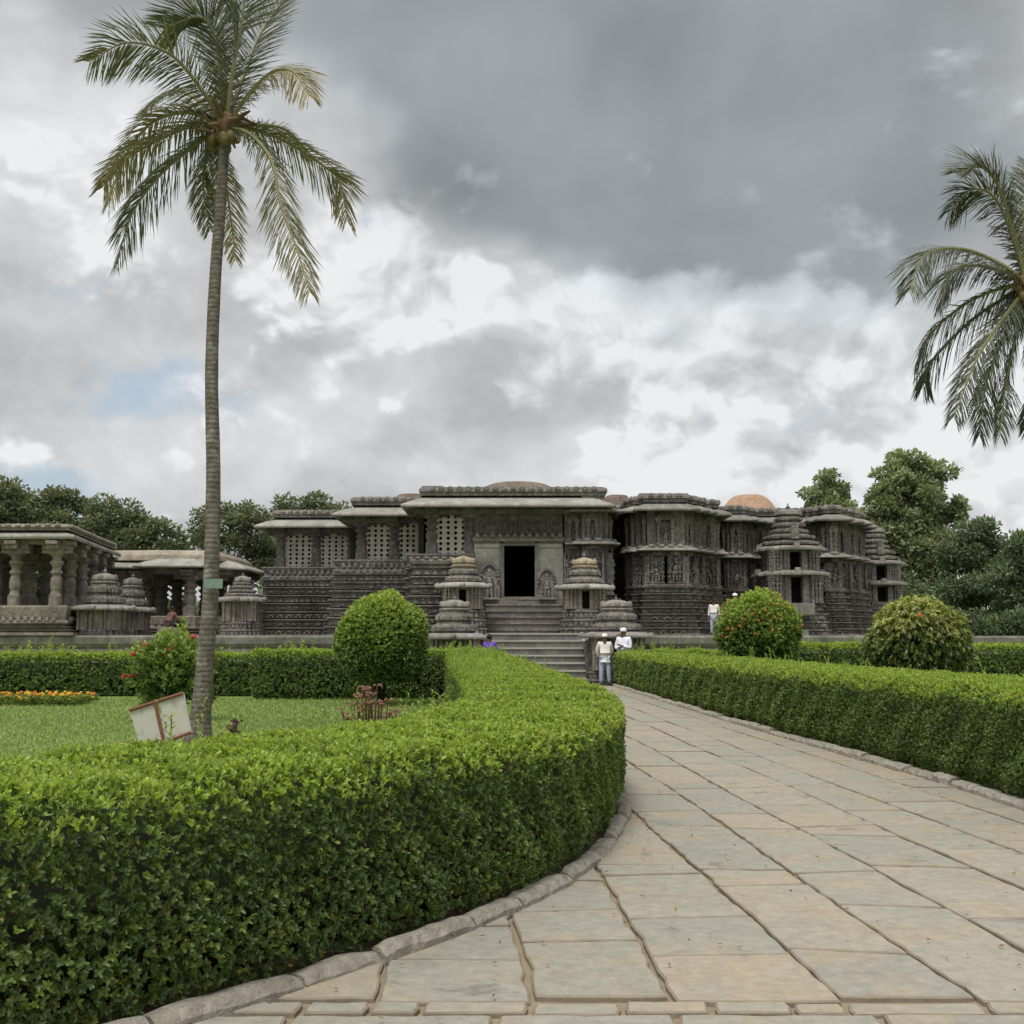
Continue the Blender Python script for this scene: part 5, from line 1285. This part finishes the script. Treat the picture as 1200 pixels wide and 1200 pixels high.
def tree_leaf(name, stops, young): return leaf_mat(name, stops, young, .25, .5, .3)  # leaf colours paled and greyed: mild distance haze put into them
M['rain_tree'] = tree_leaf('broad_tree_leaf', [(0, (.075, .095, .052)), (.5, (.125, .155, .08)), (1, (.18, .205, .11))], (.29, .30, .16))
M['tall_tree'] = tree_leaf('tall_tree_leaf', [(0, (.10, .13, .07)), (.5, (.175, .22, .11)), (1, (.24, .28, .155))], (.46, .48, .28))
M['feather_tree'] = tree_leaf('feathery_leaf', [(0, (.08, .11, .067)), (.5, (.125, .165, .09)), (1, (.17, .21, .11))], (.28, .33, .18))
M['bark'] = plain('tree_bark', (.10, .085, .065), .95, .35, 4., bump=1.)

def tree(name, label, px, Y, top, lobes, mat, leafL=.26, per=260, base_px=None, group=None, trunk_r=.35, seed=1, young=.5, fork=.45, gap=.12):
    """lobes: list of (px, py, rx_px, ry_px, depth) foliage masses; each built of many small clumps"""
    r = np.random.default_rng(seed); bx = xat(base_px or px, Y, 750)
    root = thing(name, label, 'tree', (bx, Y, 0), group); Ps = []; Ds = []; Us = []; Y_ = []; Rn = []
    k_ = Y / F_PX; tr_mb = MB(); fk = Vector((bx, Y, zat(top, Y) * fork * .7))
    tr_mb.tube([(bx, Y, 0), (bx + .1, Y, fk.z * .5), tuple(fk)], [trunk_r * 1.25, trunk_r, trunk_r * .8], 9)
    for (lx, ly, rx, ry, dp) in lobes:
        c = at(lx, ly, Y + dp); R3 = np.array([rx * k_, max(rx, ry) * k_ * .8, ry * k_])
        tr_mb.tube([tuple(fk), tuple(fk.lerp(c, .5) + Vector((0, 0, .3))), tuple(c)], [trunk_r * .42, trunk_r * .22, trunk_r * .07], 6)
        nc = max(14, int(R3[0] * R3[2] * 9)); dirs = r.normal(size=(nc, 3)); dirs /= np.linalg.norm(dirs, axis=1, keepdims=True)
        rad = r.uniform(.55, 1.0, nc) ** .6; cc = np.array(c) + dirs * R3 * rad[:, None]
        for q, d in zip(cc, dirs):
            cr_ = r.uniform(.55, 1.05) * (R3[0] * .32 + .30); m_ = int(per * cr_ * cr_ * 2.6)
            if r.random() < .5: tr_mb.tube([tuple(c), tuple(q)], [trunk_r * .10, .02], 4, cap=False)
            dd = r.normal(size=(m_, 3)); dd /= np.linalg.norm(dd, axis=1, keepdims=True)
            P = q + dd * cr_ * (r.random(m_) ** .45)[:, None] * np.array([1.15, 1.15, .72]); Ps.append(P)
            Ds.append(dd + r.normal(0, .5, dd.shape) + np.array([0, 0, .1])); Us.append(r.normal(size=dd.shape) + np.array([0, 0, .7]))
            Y_.append(np.clip(dd[:, 2] * .3 + young * .35 + r.normal(0, .16, m_), 0, 1)); Rn.append(np.clip(r.normal(.5, .2) + r.normal(0, .15, m_), 0, 1))
    P = np.concatenate(Ps); n = len(P)
    o = leaves_mesh('crown', P, np.concatenate(Ds), np.concatenate(Us), leafL * r.uniform(.6, 1.3, n), leafL * .5 * r.uniform(.7, 1.3, n), np.concatenate(Rn), np.concatenate(Y_), mat)
    inv_parent(o, root); inv_parent(tr_mb.build('trunk', M['bark']), root)
    return n
G = 'trees behind the temple'; tn = 0
RT = M['rain_tree']
tn += tree('spreading_tree', 'tall spreading tree at the far left edge behind the pavilion roof', 8, 74, 556, [(0, 590, 34, 28, 0), (34, 600, 26, 22, 2), (-40, 600, 40, 30, 0), (20, 640, 40, 24, 1), (-10, 680, 40, 20, 3)], RT, .30, 110, seed=1, group=None)
tn += tree('spreading_tree', 'round headed tree second from the left behind the pavilion roof', 74, 77, 568, [(70, 596, 26, 22, 0), (98, 606, 24, 20, 2), (60, 625, 30, 22, -1), (90, 650, 34, 22, 0), (70, 685, 34, 20, 2)], RT, .30, 110, seed=2)
tn += tree('spreading_tree', 'broad tree rising above the gap between the two pavilions', 138, 76, 588, [(130, 610, 28, 22, 0), (158, 618, 24, 18, 1), (180, 630, 26, 18, 0), (140, 645, 34, 20, 0), (200, 640, 18, 20, 2), (150, 680, 36, 20, 2)], RT, .30, 110, seed=3)
tn += tree('spreading_tree', 'loose tree with sky gaps showing behind the palm trunk', 262, 70, 590, [(240, 616, 16, 16, 0), (270, 608, 22, 16, 1), (296, 606, 20, 14, 0), (285, 636, 26, 16, 1), (248, 640, 20, 16, 0), (310, 640, 18, 22, 2), (300, 672, 22, 14, 1), (262, 665, 18, 12, 3)], RT, .26, 120, seed=4, trunk_r=.3)
tn += tree('spreading_tree', 'tree crown showing just above the left wing roof of the temple', 360, 78, 578, [(345, 598, 22, 16, 0), (372, 597, 24, 16, 0), (398, 602, 18, 12, 1), (330, 615, 20, 18, 2), (360, 630, 30, 20, 0), (320, 650, 16, 20, 2)], RT, .28, 110, seed=5)
TT = M['tall_tree']
tn += tree('conical_tree', 'small pointed tree just above the right end of the temple roof', 970, 82, 548, [(970, 566, 11, 14, 0), (962, 582, 17, 12, 0), (980, 582, 16, 13, 1), (970, 600, 26, 14, 0), (970, 625, 28, 20, 0)], TT, .34, 120, seed=6, young=.7)
tn += tree('tall_tree', 'tallest tree, pale green and full headed, right of the temple', 1066, 76, 520, [(1068, 540, 22, 18, 0), (1048, 558, 20, 18, -1), (1092, 560, 22, 22, 0), (1062, 585, 34, 26, -1), (1104, 590, 20, 22, 1), (1030, 598, 20, 20, 0), (1122, 598, 8, 16, 0), (1060, 630, 44, 30, 0), (1030, 640, 24, 26, 1), (1090, 650, 36, 28, -1), (1060, 680, 44, 26, 0)], TT, .34, 110, seed=7, young=.75, trunk_r=.45)
FT = M['feather_tree']
tn += tree('feathery_tree', 'mid height dark tree between the tallest tree and the right edge', 1150, 68, 608, [(1145, 626, 20, 16, 0), (1125, 648, 24, 18, 0), (1160, 652, 26, 20, 1), (1140, 680, 36, 22, 0), (1120, 712, 30, 20, 1), (1160, 715, 30, 18, 2)], FT, .26, 150, seed=8, young=.3)
tn += tree('feathery_tree', 'dark leafy tree cut by the right edge of the picture', 1200, 64, 622, [(1195, 645, 24, 18, 0), (1225, 640, 30, 22, 1), (1185, 680, 28, 20, 0), (1220, 690, 34, 22, 0), (1195, 715, 30, 16, 1)], FT, .26, 150, seed=9, young=.3)
tn += tree('feathery_tree', 'low dark tree at the foot of the tallest tree, beside the temple corner', 1068, 66, 690, [(1060, 700, 26, 22, 0), (1090, 712, 24, 20, 1), (1050, 730, 24, 16, 1), (1100, 735, 26, 14, 0)], FT, .26, 150, seed=10, young=.1, fork=.3)
tn += tree('feathery_tree', 'dark undergrowth tree standing behind the large yellowish bush', 1140, 60, 712, [(1130, 730, 26, 14, 0), (1160, 738, 24, 12, 1), (1190, 736, 24, 14, 1), (1215, 730, 24, 16, 0)], FT, .24, 150, seed=11, young=.0, fork=.3, trunk_r=.2)
print('tree leaves', tn)
# far wooded horizon beyond the site
def far_wood():
    n = 26000; x = rng.uniform(-95, 95, n); y = 105 + rng.uniform(-5, 8, n) ; h = 5.2 + 1.6 * np.sin(x * .23) + 1.1 * np.sin(x * .61 + 2); z = h * rng.random(n) ** .6
    P = np.stack([x, y, z], 1); o = leaves_mesh('far_wood', P, unit(n), unit(n), .9 * rng.uniform(.6, 1.3, n), .5, rng.random(n), rng.random(n) ** 3 * .4, M['feather_tree'])
    tag(o, 'low dark belt of distant woodland closing the view behind the temple grounds', 'woodland', kind='stuff')
far_wood()
# ================================================================== PEOPLE
def skin_mesh(verts, edges, radii, lvl=2):
    """grow one continuous surface over a jointed skeleton and return its evaluated mesh"""
    me = bpy.data.meshes.new('skel'); me.from_pydata(verts, edges, []); me.update(); o = bpy.data.objects.new('skel', me); col.objects.link(o)
    m1 = o.modifiers.new('s', 'SKIN'); m1.use_smooth_shade = True
    if not me.skin_vertices: 
        import bmesh; bm = bmesh.new(); bm.from_mesh(me); bm.verts.layers.skin.verify(); bm.to_mesh(me); bm.free()
    sv = me.skin_vertices[0].data
    for i, r in enumerate(radii): sv[i].radius = (r, r) if not isinstance(r, tuple) else r
    sv[0].use_root = True
    m2 = o.modifiers.new('u', 'SUBSURF'); m2.levels = lvl; m2.render_levels = lvl
    dg = bpy.context.evaluated_depsgraph_get(); res = bpy.data.meshes.new_from_object(o.evaluated_get(dg)); bpy.data.objects.remove(o); return res
M['skin'] = plain('brown_skin', (.13, .065, .04), .55, .1, 20., bump=.1); M['hair'] = plain('black_hair', (.012, .011, .010), .6, .2, 30.)
def cloth(name, c): return plain(name, c, .85, .1, 14., bump=.6)
M['white_shirt'] = cloth('off_white_cloth', (.66, .63, .57)); M['white_cotton'] = cloth('white_cotton', (.70, .72, .78)); M['jeans'] = cloth('light_blue_denim', (.36, .43, .52)); M['cap'] = cloth('white_cap', (.8, .79, .76))
M['purple'] = cloth('violet_cloth', (.12, .06, .38)); M['brown_cloth'] = cloth('dull_brown_cloth', (.16, .09, .07)); M['red_cloth'] = cloth('maroon_cloth', (.25, .035, .045)); M['grey_cloth'] = cloth('dark_trousers', (.05, .05, .06)); M['blue_cloth'] = cloth('pale_blue_cloth', (.32, .40, .58)); M['sandal'] = plain('dark_sandal', (.04, .03, .025), .7)

def person(label, loc, height, face, shirt, trousers, cap=None, arms='behind', pose='stand', long_shirt=False, lean=0.):
    root = thing('person', label, 'person', tuple(loc)); s = height / 1.72
    J = {}
    if pose == 'stand':
        J.update(pel=(0, 0, .92), waist=(0, .0, 1.06), chest=(0, -.01 + lean, 1.28), neck=(0, .0 + lean, 1.44), hb=(0, -.01 + lean, 1.51), ht=(0, -.02 + lean, 1.64),
                 hl=(-.10, 0, .88), kl=(-.115, -.02, .50), al=(-.12, .02, .10), tl=(-.135, -.13, .03), hr=(.10, 0, .88), kr=(.12, -.035, .50), ar=(.155, .01, .10), tr=(.185, -.14, .03))
    else:
        J.update(pel=(0, 0, .12), waist=(0, -.02, .26), chest=(0, -.07, .46), neck=(0, -.10, .62), hb=(0, -.12, .69), ht=(0, -.14, .82),
                 hl=(-.10, -.02, .12), kl=(-.16, -.42, .26), al=(-.13, -.46, -.14), tl=(-.13, -.58, -.18), hr=(.10, -.02, .12), kr=(.16, -.42, .26), ar=(.13, -.46, -.14), tr=(.13, -.58, -.18))
    c = Vector(J['chest']); nk = Vector(J['neck'])
    for sd_, q in ((-1, 'l'), (1, 'r')):
        sh = nk + Vector((sd_ * .185, 0, -.05)); J['s' + q] = tuple(sh)
        if arms == 'behind': J['e' + q] = tuple(sh + Vector((sd_ * .07, .07, -.28))); J['w' + q] = tuple(sh + Vector((-sd_ * .05, .16, -.48))); J['m' + q] = tuple(sh + Vector((-sd_ * .12, .17, -.53)))
        elif arms == 'crossed': J['e' + q] = tuple(sh + Vector((sd_ * .06, -.03, -.28))); J['w' + q] = tuple(sh + Vector((-sd_ * .14, -.20, -.25 + .03 * sd_))); J['m' + q] = tuple(sh + Vector((-sd_ * .22, -.20, -.22 + .03 * sd_)))
        elif arms == 'down': J['e' + q] = tuple(sh + Vector((sd_ * .05, .02, -.28))); J['w' + q] = tuple(sh + Vector((sd_ * .06, -.04, -.53))); J['m' + q] = tuple(sh + Vector((sd_ * .055, -.06, -.61)))
        else: J['e' + q] = tuple(sh + Vector((sd_ * .06, -.10, -.26))); J['w' + q] = tuple(sh + Vector((-sd_ * .02, -.30, -.32))); J['m' + q] = tuple(sh + Vector((-sd_ * .04, -.38, -.34)))
    def build(name, keys, edges, rad, mat, parent, lvl=1, fingers=False, head=False):
        me = skin_mesh([tuple(Vector(J[k]) * s) for k in keys], [(keys.index(a), keys.index(b)) for a, b in edges], [tuple(v * s for v in rad[k]) if isinstance(rad[k], tuple) else rad[k] * s for k in keys], lvl)
        me.name = name; o = bpy.data.objects.new(name, me); col.objects.link(o); me.materials.clear(); me.materials.append(mat); o.parent = parent
        me.polygons.foreach_set('use_smooth', [True] * len(me.polygons)); return o
    keys = ['pel', 'waist', 'chest', 'neck', 'hb', 'ht', 'hl', 'kl', 'al', 'tl', 'hr', 'kr', 'ar', 'tr', 'sl', 'el', 'wl', 'ml', 'sr', 'er', 'wr', 'mr']
    ed = [('pel', 'waist'), ('waist', 'chest'), ('chest', 'neck'), ('neck', 'hb'), ('hb', 'ht'), ('pel', 'hl'), ('hl', 'kl'), ('kl', 'al'), ('al', 'tl'), ('pel', 'hr'), ('hr', 'kr'), ('kr', 'ar'), ('ar', 'tr'),
          ('chest', 'sl'), ('sl', 'el'), ('el', 'wl'), ('wl', 'ml'), ('chest', 'sr'), ('sr', 'er'), ('er', 'wr'), ('wr', 'mr')]
    rad = dict(pel=.12, waist=.115, chest=.125, neck=.055, hb=.075, ht=.085, hl=.085, kl=.058, al=.038, tl=.035, hr=.085, kr=.058, ar=.038, tr=.035, sl=.05, el=.038, wl=.026, ml=.034, sr=.05, er=.038, wr=.026, mr=.034)
    # fingers: short chains leaving each palm
    for q, sd_ in (('l', -1), ('r', 1)):
        w_, m_ = Vector(J['w' + q]), Vector(J['m' + q]); d = (m_ - w_).normalized(); side = d.cross(Vector((0, 0, 1))); side = side.normalized() if side.length > .1 else Vector((1, 0, 0))
        for k in range(5):
            nm = f'f{k}{q}'; o_ = side * (.018 * (k - 1.5)) if k < 4 else side * -.035
            J[nm] = tuple(m_ + d * ((.075, .085, .08, .065, .03)[k]) + o_ * 1.4 + Vector((0, 0, -.012))); keys.append(nm); ed.append(('m' + q, nm)); rad[nm] = .009
    body = build('body', keys, ed, rad, M['skin'], root, 2)
    # face: nose, ears, brow and eyes joined to the body's own mesh
    import bmesh
    fm = MB(); h = Vector(J['ht']).lerp(Vector(J['hb']), .42) * s
    fm.ell(tuple(h + Vector((0, -.092, -.005)) * s), (.014 * s, .020 * s, .024 * s), 6, 5)
    for e in (-1, 1): fm.ell(tuple(h + Vector((e * .083, .01, 0)) * s), (.012 * s, .02 * s, .03 * s), 6, 5); fm.ell(tuple(h + Vector((e * .032, -.078, .018)) * s), (.014 * s, .010 * s, .009 * s), 6, 4)
    fm.ell(tuple(h + Vector((0, -.082, -.045)) * s), (.024 * s, .010 * s, .008 * s), 6, 4)
    tmp = bpy.data.meshes.new('face'); tmp.from_pydata(fm.v, [], fm.f); bm = bmesh.new(); bm.from_mesh(body.data); bm.from_mesh(tmp); bm.to_mesh(body.data); bm.free(); body.data.polygons.foreach_set('use_smooth', [True] * len(body.data.polygons))
    k2 = ['pel', 'waist', 'chest', 'sl', 'el', 'wl2', 'sr', 'er', 'wr2', 'nk2', 'low']
    J['wl2'] = tuple(Vector(J['wl']).lerp(Vector(J['el']), .12)); J['wr2'] = tuple(Vector(J['wr']).lerp(Vector(J['er']), .12)); J['nk2'] = tuple(Vector(J['neck']) + Vector((0, 0, -.02)))
    J['low'] = tuple(Vector(J['pel']) + Vector((0, 0, (-.24 if long_shirt else -.15) if pose == 'stand' else -.02)))
    build('shirt', k2, [('pel', 'waist'), ('waist', 'chest'), ('chest', 'nk2'), ('chest', 'sl'), ('sl', 'el'), ('el', 'wl2'), ('chest', 'sr'), ('sr', 'er'), ('er', 'wr2'), ('pel', 'low')],
          dict(pel=(.165, .135), waist=(.16, .13), chest=(.17, .14), sl=.075, el=.062, wl2=.05, sr=.075, er=.062, wr2=.05, nk2=.07, low=(.175, .145)), shirt, root)
    k3 = ['pel', 'hl', 'kl', 'al2', 'hr', 'kr', 'ar2']; J['al2'] = tuple(Vector(J['al']) + Vector((0, 0, -.02))); J['ar2'] = tuple(Vector(J['ar']) + Vector((0, 0, -.02)))
    build('trousers', k3, [('pel', 'hl'), ('hl', 'kl'), ('kl', 'al2'), ('pel', 'hr'), ('hr', 'kr'), ('kr', 'ar2')], dict(pel=.13, hl=.108, kl=.085, al2=.072, hr=.108, kr=.085, ar2=.072), trousers, root)
    mb = MB(); t = Vector(J['ht']) * s
    if cap: mb.lathe((t.x, t.y + .005, t.z - .045 * s), [(.096 * s, 0), (.100 * s, .02 * s), (.094 * s, .075 * s), (.07 * s, .105 * s), (.01, .118 * s)], 14); mb.build('cap', cap, root, smooth=True)
    hm = MB(); hm.ell((t.x, t.y + .018 * s, t.z - .022 * s), (.093 * s, .096 * s, .10 * s), 12, 8); hm.build('hair', M['hair'], root, smooth=True) if not cap else None
    for q in 'lr':
        f = Vector(J['t' + q]).lerp(Vector(J['a' + q]), .45) * s; sm = MB(); sm.ell((f.x, f.y, max(f.z - .0 * s, -9) - .012 * s), (.05 * s, .125 * s, .045 * s), 9, 5); sm.build('shoe', M['sandal'], root)
    root.rotation_euler = (0, 0, face); return root
# rooted on the ground; face = rotation about z (0 looks at the camera)
p = ground(709, 803.5, .03); person('man in cream shirt, light blue jeans and white cap, hands behind his back', (p.x, p.y, .03), 1.75, .10, M['white_shirt'], M['jeans'], M['cap'])
person('man all in white with folded arms, half hidden behind the right hedge', (at(731, 760, 37.2).x, 37.2, .04), 1.93, -.6, M['white_cotton'], M['white_cotton'], M['cap'], arms='crossed', long_shirt=True)
person('person in a violet shirt facing the stairs, seen above the left hedge', (at(573.5, 760, 36.9).x, 36.9, .04), 1.72, 2.6, M['purple'], M['grey_cloth'], None, arms='front')
person('man in white cap on the platform at the left edge of the orange flowered bush', (at(846, 730, 45.2).x, 41.5 + 1.0, PZ), 1.62, .8, M['white_cotton'], M['white_cotton'], M['cap'], arms='down', long_shirt=True)
person('person in pale grey clothes on the platform, further left of the flowered bush', (at(837, 730, 43.6).x, 43.6, PZ), 1.45, -.4, M['white_shirt'], M['jeans'], None, arms='down', long_shirt=True)
person('person in a maroon top beside the recess right of the stairs', (at(725, 705, 43.6).x + .1, 44.2, PZ), 1.50, .3, M['red_cloth'], M['grey_cloth'], None, arms='front')
person('person in a brown shirt sitting before the tan roofed pavilion, head bent', (at(199, 725, 44.5).x, 44.5, PZ + .33), 1.65, 2.5, M['brown_cloth'], M['grey_cloth'], None, arms='front', pose='sit')
person('person in pale blue crouching by the upper left shrine', (at(547, 712, 42.2).x, 42.1, PZ + .08), 1.45, 1.2, M['blue_cloth'], M['blue_cloth'], None, arms='front', pose='sit')
mb = MB(); x_ = at(199, 725, 44.5).x; mb.box((x_, 44.5, PZ + .165), (.9, .6, .33), .2, .94); o = mb.build('stone_block', M['stone_tan']); tag(o, 'low stone block under the seated person in brown', 'stone block')

# ================================================================== SMALL THINGS OF THE GARDEN
M['sheet'] = None
def sheet_mat():
    m_, T, out = new_mat('chalky_paint'); p = T.new('ShaderNodeTexCoord').outputs['Object']; n = T.noise(p, 3.5, 8, .65, .5)
    c = T.mix(T.smooth(n, .52, .68), (.50, .485, .43), (.34, .31, .25)); c = T.mix(T.smooth(T.noise(p, 7, 9, .7), .64, .70), c, (.22, .10, .05))
    pbr(T, out, c, .7, n, .2, .01); return m_
M['sheet'] = sheet_mat(); M['rust'] = plain('rusty_frame', (.20, .09, .055), .85, .35, 14.)
# tipped metal notice box leaning on the palm
SY = 14.6
sg = thing('notice_board', 'rusty framed blank white two-panel board tipped over against the palm trunk', 'sign board', tuple(at(190, 855, SY)))
def Q(px, py, d=0.): return at(px, py, SY)
c4 = [Q(152, 832), Q(215, 812, .1), Q(224, 858, .0), Q(166, 880, -.12)]
up = Vector((0, 1, 0)); th = Vector((0, .07, .01)); mid_t, mid_b = Q(182, 823), Q(193, 872)
def slabq(name, pts, thick, mat):
    vs = [tuple(p) for p in pts] + [tuple(p + thick) for p in pts]; mb = MB(); mb.add(vs, [(0, 3, 2, 1), (4, 5, 6, 7), (0, 1, 5, 4), (1, 2, 6, 5), (2, 3, 7, 6), (3, 0, 4, 7)]); return inv_parent(mb.build(name, mat), sg)
slabq('panel', [c4[0], mid_t, mid_b, c4[3]], th * .5, M['sheet']); slabq('panel', [mid_t, c4[1], c4[2], mid_b], th * .5, M['sheet'])
for a, b_, nm in ((c4[0], c4[1], 'frame'), (mid_t, mid_b, 'hinge_bar'), (c4[3], c4[2], 'frame')):
    mb = MB(); mb.tube([tuple(a + Vector((0, -.01, 0))), tuple(b_ + Vector((0, -.01, 0)))], .024, 6); inv_parent(mb.build(nm, M['rust']), sg)
mb = MB(); mb.tube([tuple(c4[0]), tuple(c4[3])], .008, 5); inv_parent(mb.build('frame', M['sheet']), sg); mb = MB(); mb.tube([tuple(c4[1]), tuple(c4[2])], .008, 5); inv_parent(mb.build('frame', M['sheet']), sg)
mb = MB(); e0 = Q(214, 812, .08); 
for q in ((.0, -.03), (.0, .10)): pass
mb.span(e0.x - .75, e0.x + .04, SY + .06, SY + .5, .045, .12) ; inv_parent(mb.build('foot', M['rust']), sg)
# small green plate nailed to the trunk
pc = at(250, 684, PY - .20); gp = MB(); gp.box(tuple(pc), (.27, .025, .14), .05, 1); gp.build
o = gp.build('name_plate', plain('pale_green_enamel', (.19, .26, .22), .6, .4, 10.)); tag(o, 'small pale green plate fixed across the palm trunk', 'plate')

# plants rising behind the near hedge
def stalk_plant(name, label, cat, px, Y, pytop, width_px, n, mat_leaf, heads=None, seed=1, leafL=.06, group=None, young=.5):
    r = np.random.default_rng(seed); x = at(px, 840, Y).x; root = thing(name, label, cat, (x, Y, .045), group); zt = zat(pytop, Y); w = width_px / F_PX * Y / 2
    sm = MB(); P = []; D = []; U = []; tips = []
    for i in range(n):
        dx = r.uniform(-1, 1) * w; dy = r.uniform(-1, 1) * w * .8; h = zt * r.uniform(.72, 1.0) * (1 - .25 * abs(dx) / w); a = Vector((x + dx * .25, Y + dy * .25, .045)); b_ = Vector((x + dx, Y + dy, h)); m_ = a.lerp(b_, .55) + Vector((dx * .1, 0, .05))
        sm.tube([tuple(a), tuple(m_), tuple(b_)], [.012, .008, .004], 4, cap=False); tips.append(b_)
        k = int(10 + h / .045)
        for j in range(k):
            f = .25 + .75 * j / k; p_ = a.lerp(m_, f / .55) if f < .55 else m_.lerp(b_, (f - .55) / .45); an = j * 2.4 + i
            P.append(tuple(p_)); D.append((math.cos(an), math.sin(an), .6)); U.append((-math.cos(an) * .5, -math.sin(an) * .5, 1))
    inv_parent(sm.build('stem', M['twig']), root); nn = len(P)
    inv_parent(leaves_mesh('foliage', np.array(P), np.array(D), np.array(U), leafL * r.uniform(.6, 1.2, nn), leafL * .4, r.random(nn), np.clip(r.normal(young, .2, nn), 0, 1), mat_leaf), root)
    if heads:
        for t in tips:
            hm = MB()
            for _ in range(6): v = r.normal(0, .02, 3); hm.ell((t.x + v[0], t.y + v[1], t.z + v[2] * .4), (.015, .015, .009), 5, 3)
            inv_parent(hm.build('flower_head', heads), root)
    return root
M['dull_pink'] = plain('dull_red_bloom', (.30, .14, .11), .7, .3, 30.); M['dark_seed'] = plain('purple_seed_heads', (.10, .045, .05), .8, .3, 30.)
stalk_plant('garden_plant', 'reddish flowering plant with flat pink flower heads behind the near hedge', 'plant', 432, 11.0, 793, 70, 44, M['pink_leaf'], M['dull_pink'], 3, .032)
stalk_plant('garden_plant', 'dark purplish seedy plant behind the near hedge, right of the palm trunk', 'plant', 275, 10.5, 842, 34, 22, M['pink_leaf'], M['dark_seed'], 4, .03, young=.1)
stalk_plant('garden_plant', 'thin pale green shoots standing in front of the tipped board', 'plant', 200, 8.6, 828, 22, 5, M['hedge_leaf'], None, 5, .07, young=.5)
stalk_plant('garden_plant', 'loose twiggy plant at the inner corner of the path hedge', 'plant', 518, 14.5, 800, 26, 5, M['hedge_leaf'], None, 6, .10, young=.4)
for k, (px, Y, top, lab) in enumerate([(20, 33.5, 742, 'weedy grasses against the platform wall at the far left'), (66, 33.8, 744, 'weeds by the platform wall under the far left pavilion'), (150, 33.6, 745, 'weeds by the platform wall under the miniature shrines'), (345, 33.5, 742, 'weeds by the platform wall left of the topiary ball'), (515, 35, 750, 'weeds in front of the lower left stair shrine'), (765, 36.5, 748, 'weeds at the platform wall right of the two men in white')]):
    stalk_plant('weed_clump', lab, 'weeds', px, Y, top, 55, 16, M['hedge_leaf'], None, 20 + k, .12, young=.5)
# marigold bed
def marigolds():
    n = 1500; c0 = at(60, 825, 26.6); x = rng.uniform(-15.5, -9.9, n); y = rng.uniform(25.6, 27.0, n); h = .16 + .12 * rng.random(n)
    mb = MB()
    for i in range(n):
        if rng.random() < .24: mb.ell((x[i], y[i], .045 + h[i]), (.045, .045, .03), 5, 3, mi=1 if rng.random() < .35 else 0)
    P = []; D = []; 
    k = 9; an = rng.random((n, k)) * 2 * PI
    P = np.repeat(np.stack([x, y, .045 + h * .3], 1), k, 0); P[:, 2] += rng.random(n * k) * .12; D = np.stack([np.cos(an).ravel(), np.sin(an).ravel(), np.full(n * k, .8)], 1)
    o = leaves_mesh('marigold_leaves', P, D, unit(n * k), .09, .04, rng.random(n * k), rng.random(n * k) * .4, M['hedge_leaf']); tag(o, 'green ground foliage of the orange flower bed at the left of the lawn', 'flower bed', kind='stuff')
    o = mb.build('marigold_flowers', [M['mari_a'], M['mari_b']]); tag(o, 'dense strip of small orange flowers in front of the left hedge', 'flower bed', kind='stuff')
M['mari_a'] = plain('orange_bloom', (.60, .22, .02), .6, .3, 30.); M['mari_b'] = plain('yellow_bloom', (.62, .42, .04), .6, .3, 30.)
marigolds()
# ================================================================== GROUPS OF REPEATS
bpy.context.view_layer.update()
GROUPS = {'clipped_hedge': 'clipped garden hedges', 'spreading_tree': 'broad trees behind the pavilions', 'feathery_tree': 'dark trees at the right', 'stair_shrine': 'miniature shrines flanking the stairs',
          'side_shrine': 'miniature shrines by the pavilions', 'coconut_palm': 'coconut palms', 'guardian_statue': 'guardian reliefs beside the doorway', 'person': 'people at the temple',
          'flowering_shrub': 'flowering shrubs', 'weed_clump': 'weeds along the platform wall', 'garden_plant': 'plants behind the near hedge'}
for o in sc.objects:
    k = o.name.split('.')[0]
    if o.parent is None and k in GROUPS and 'label' in o: o['group'] = GROUPS[k]
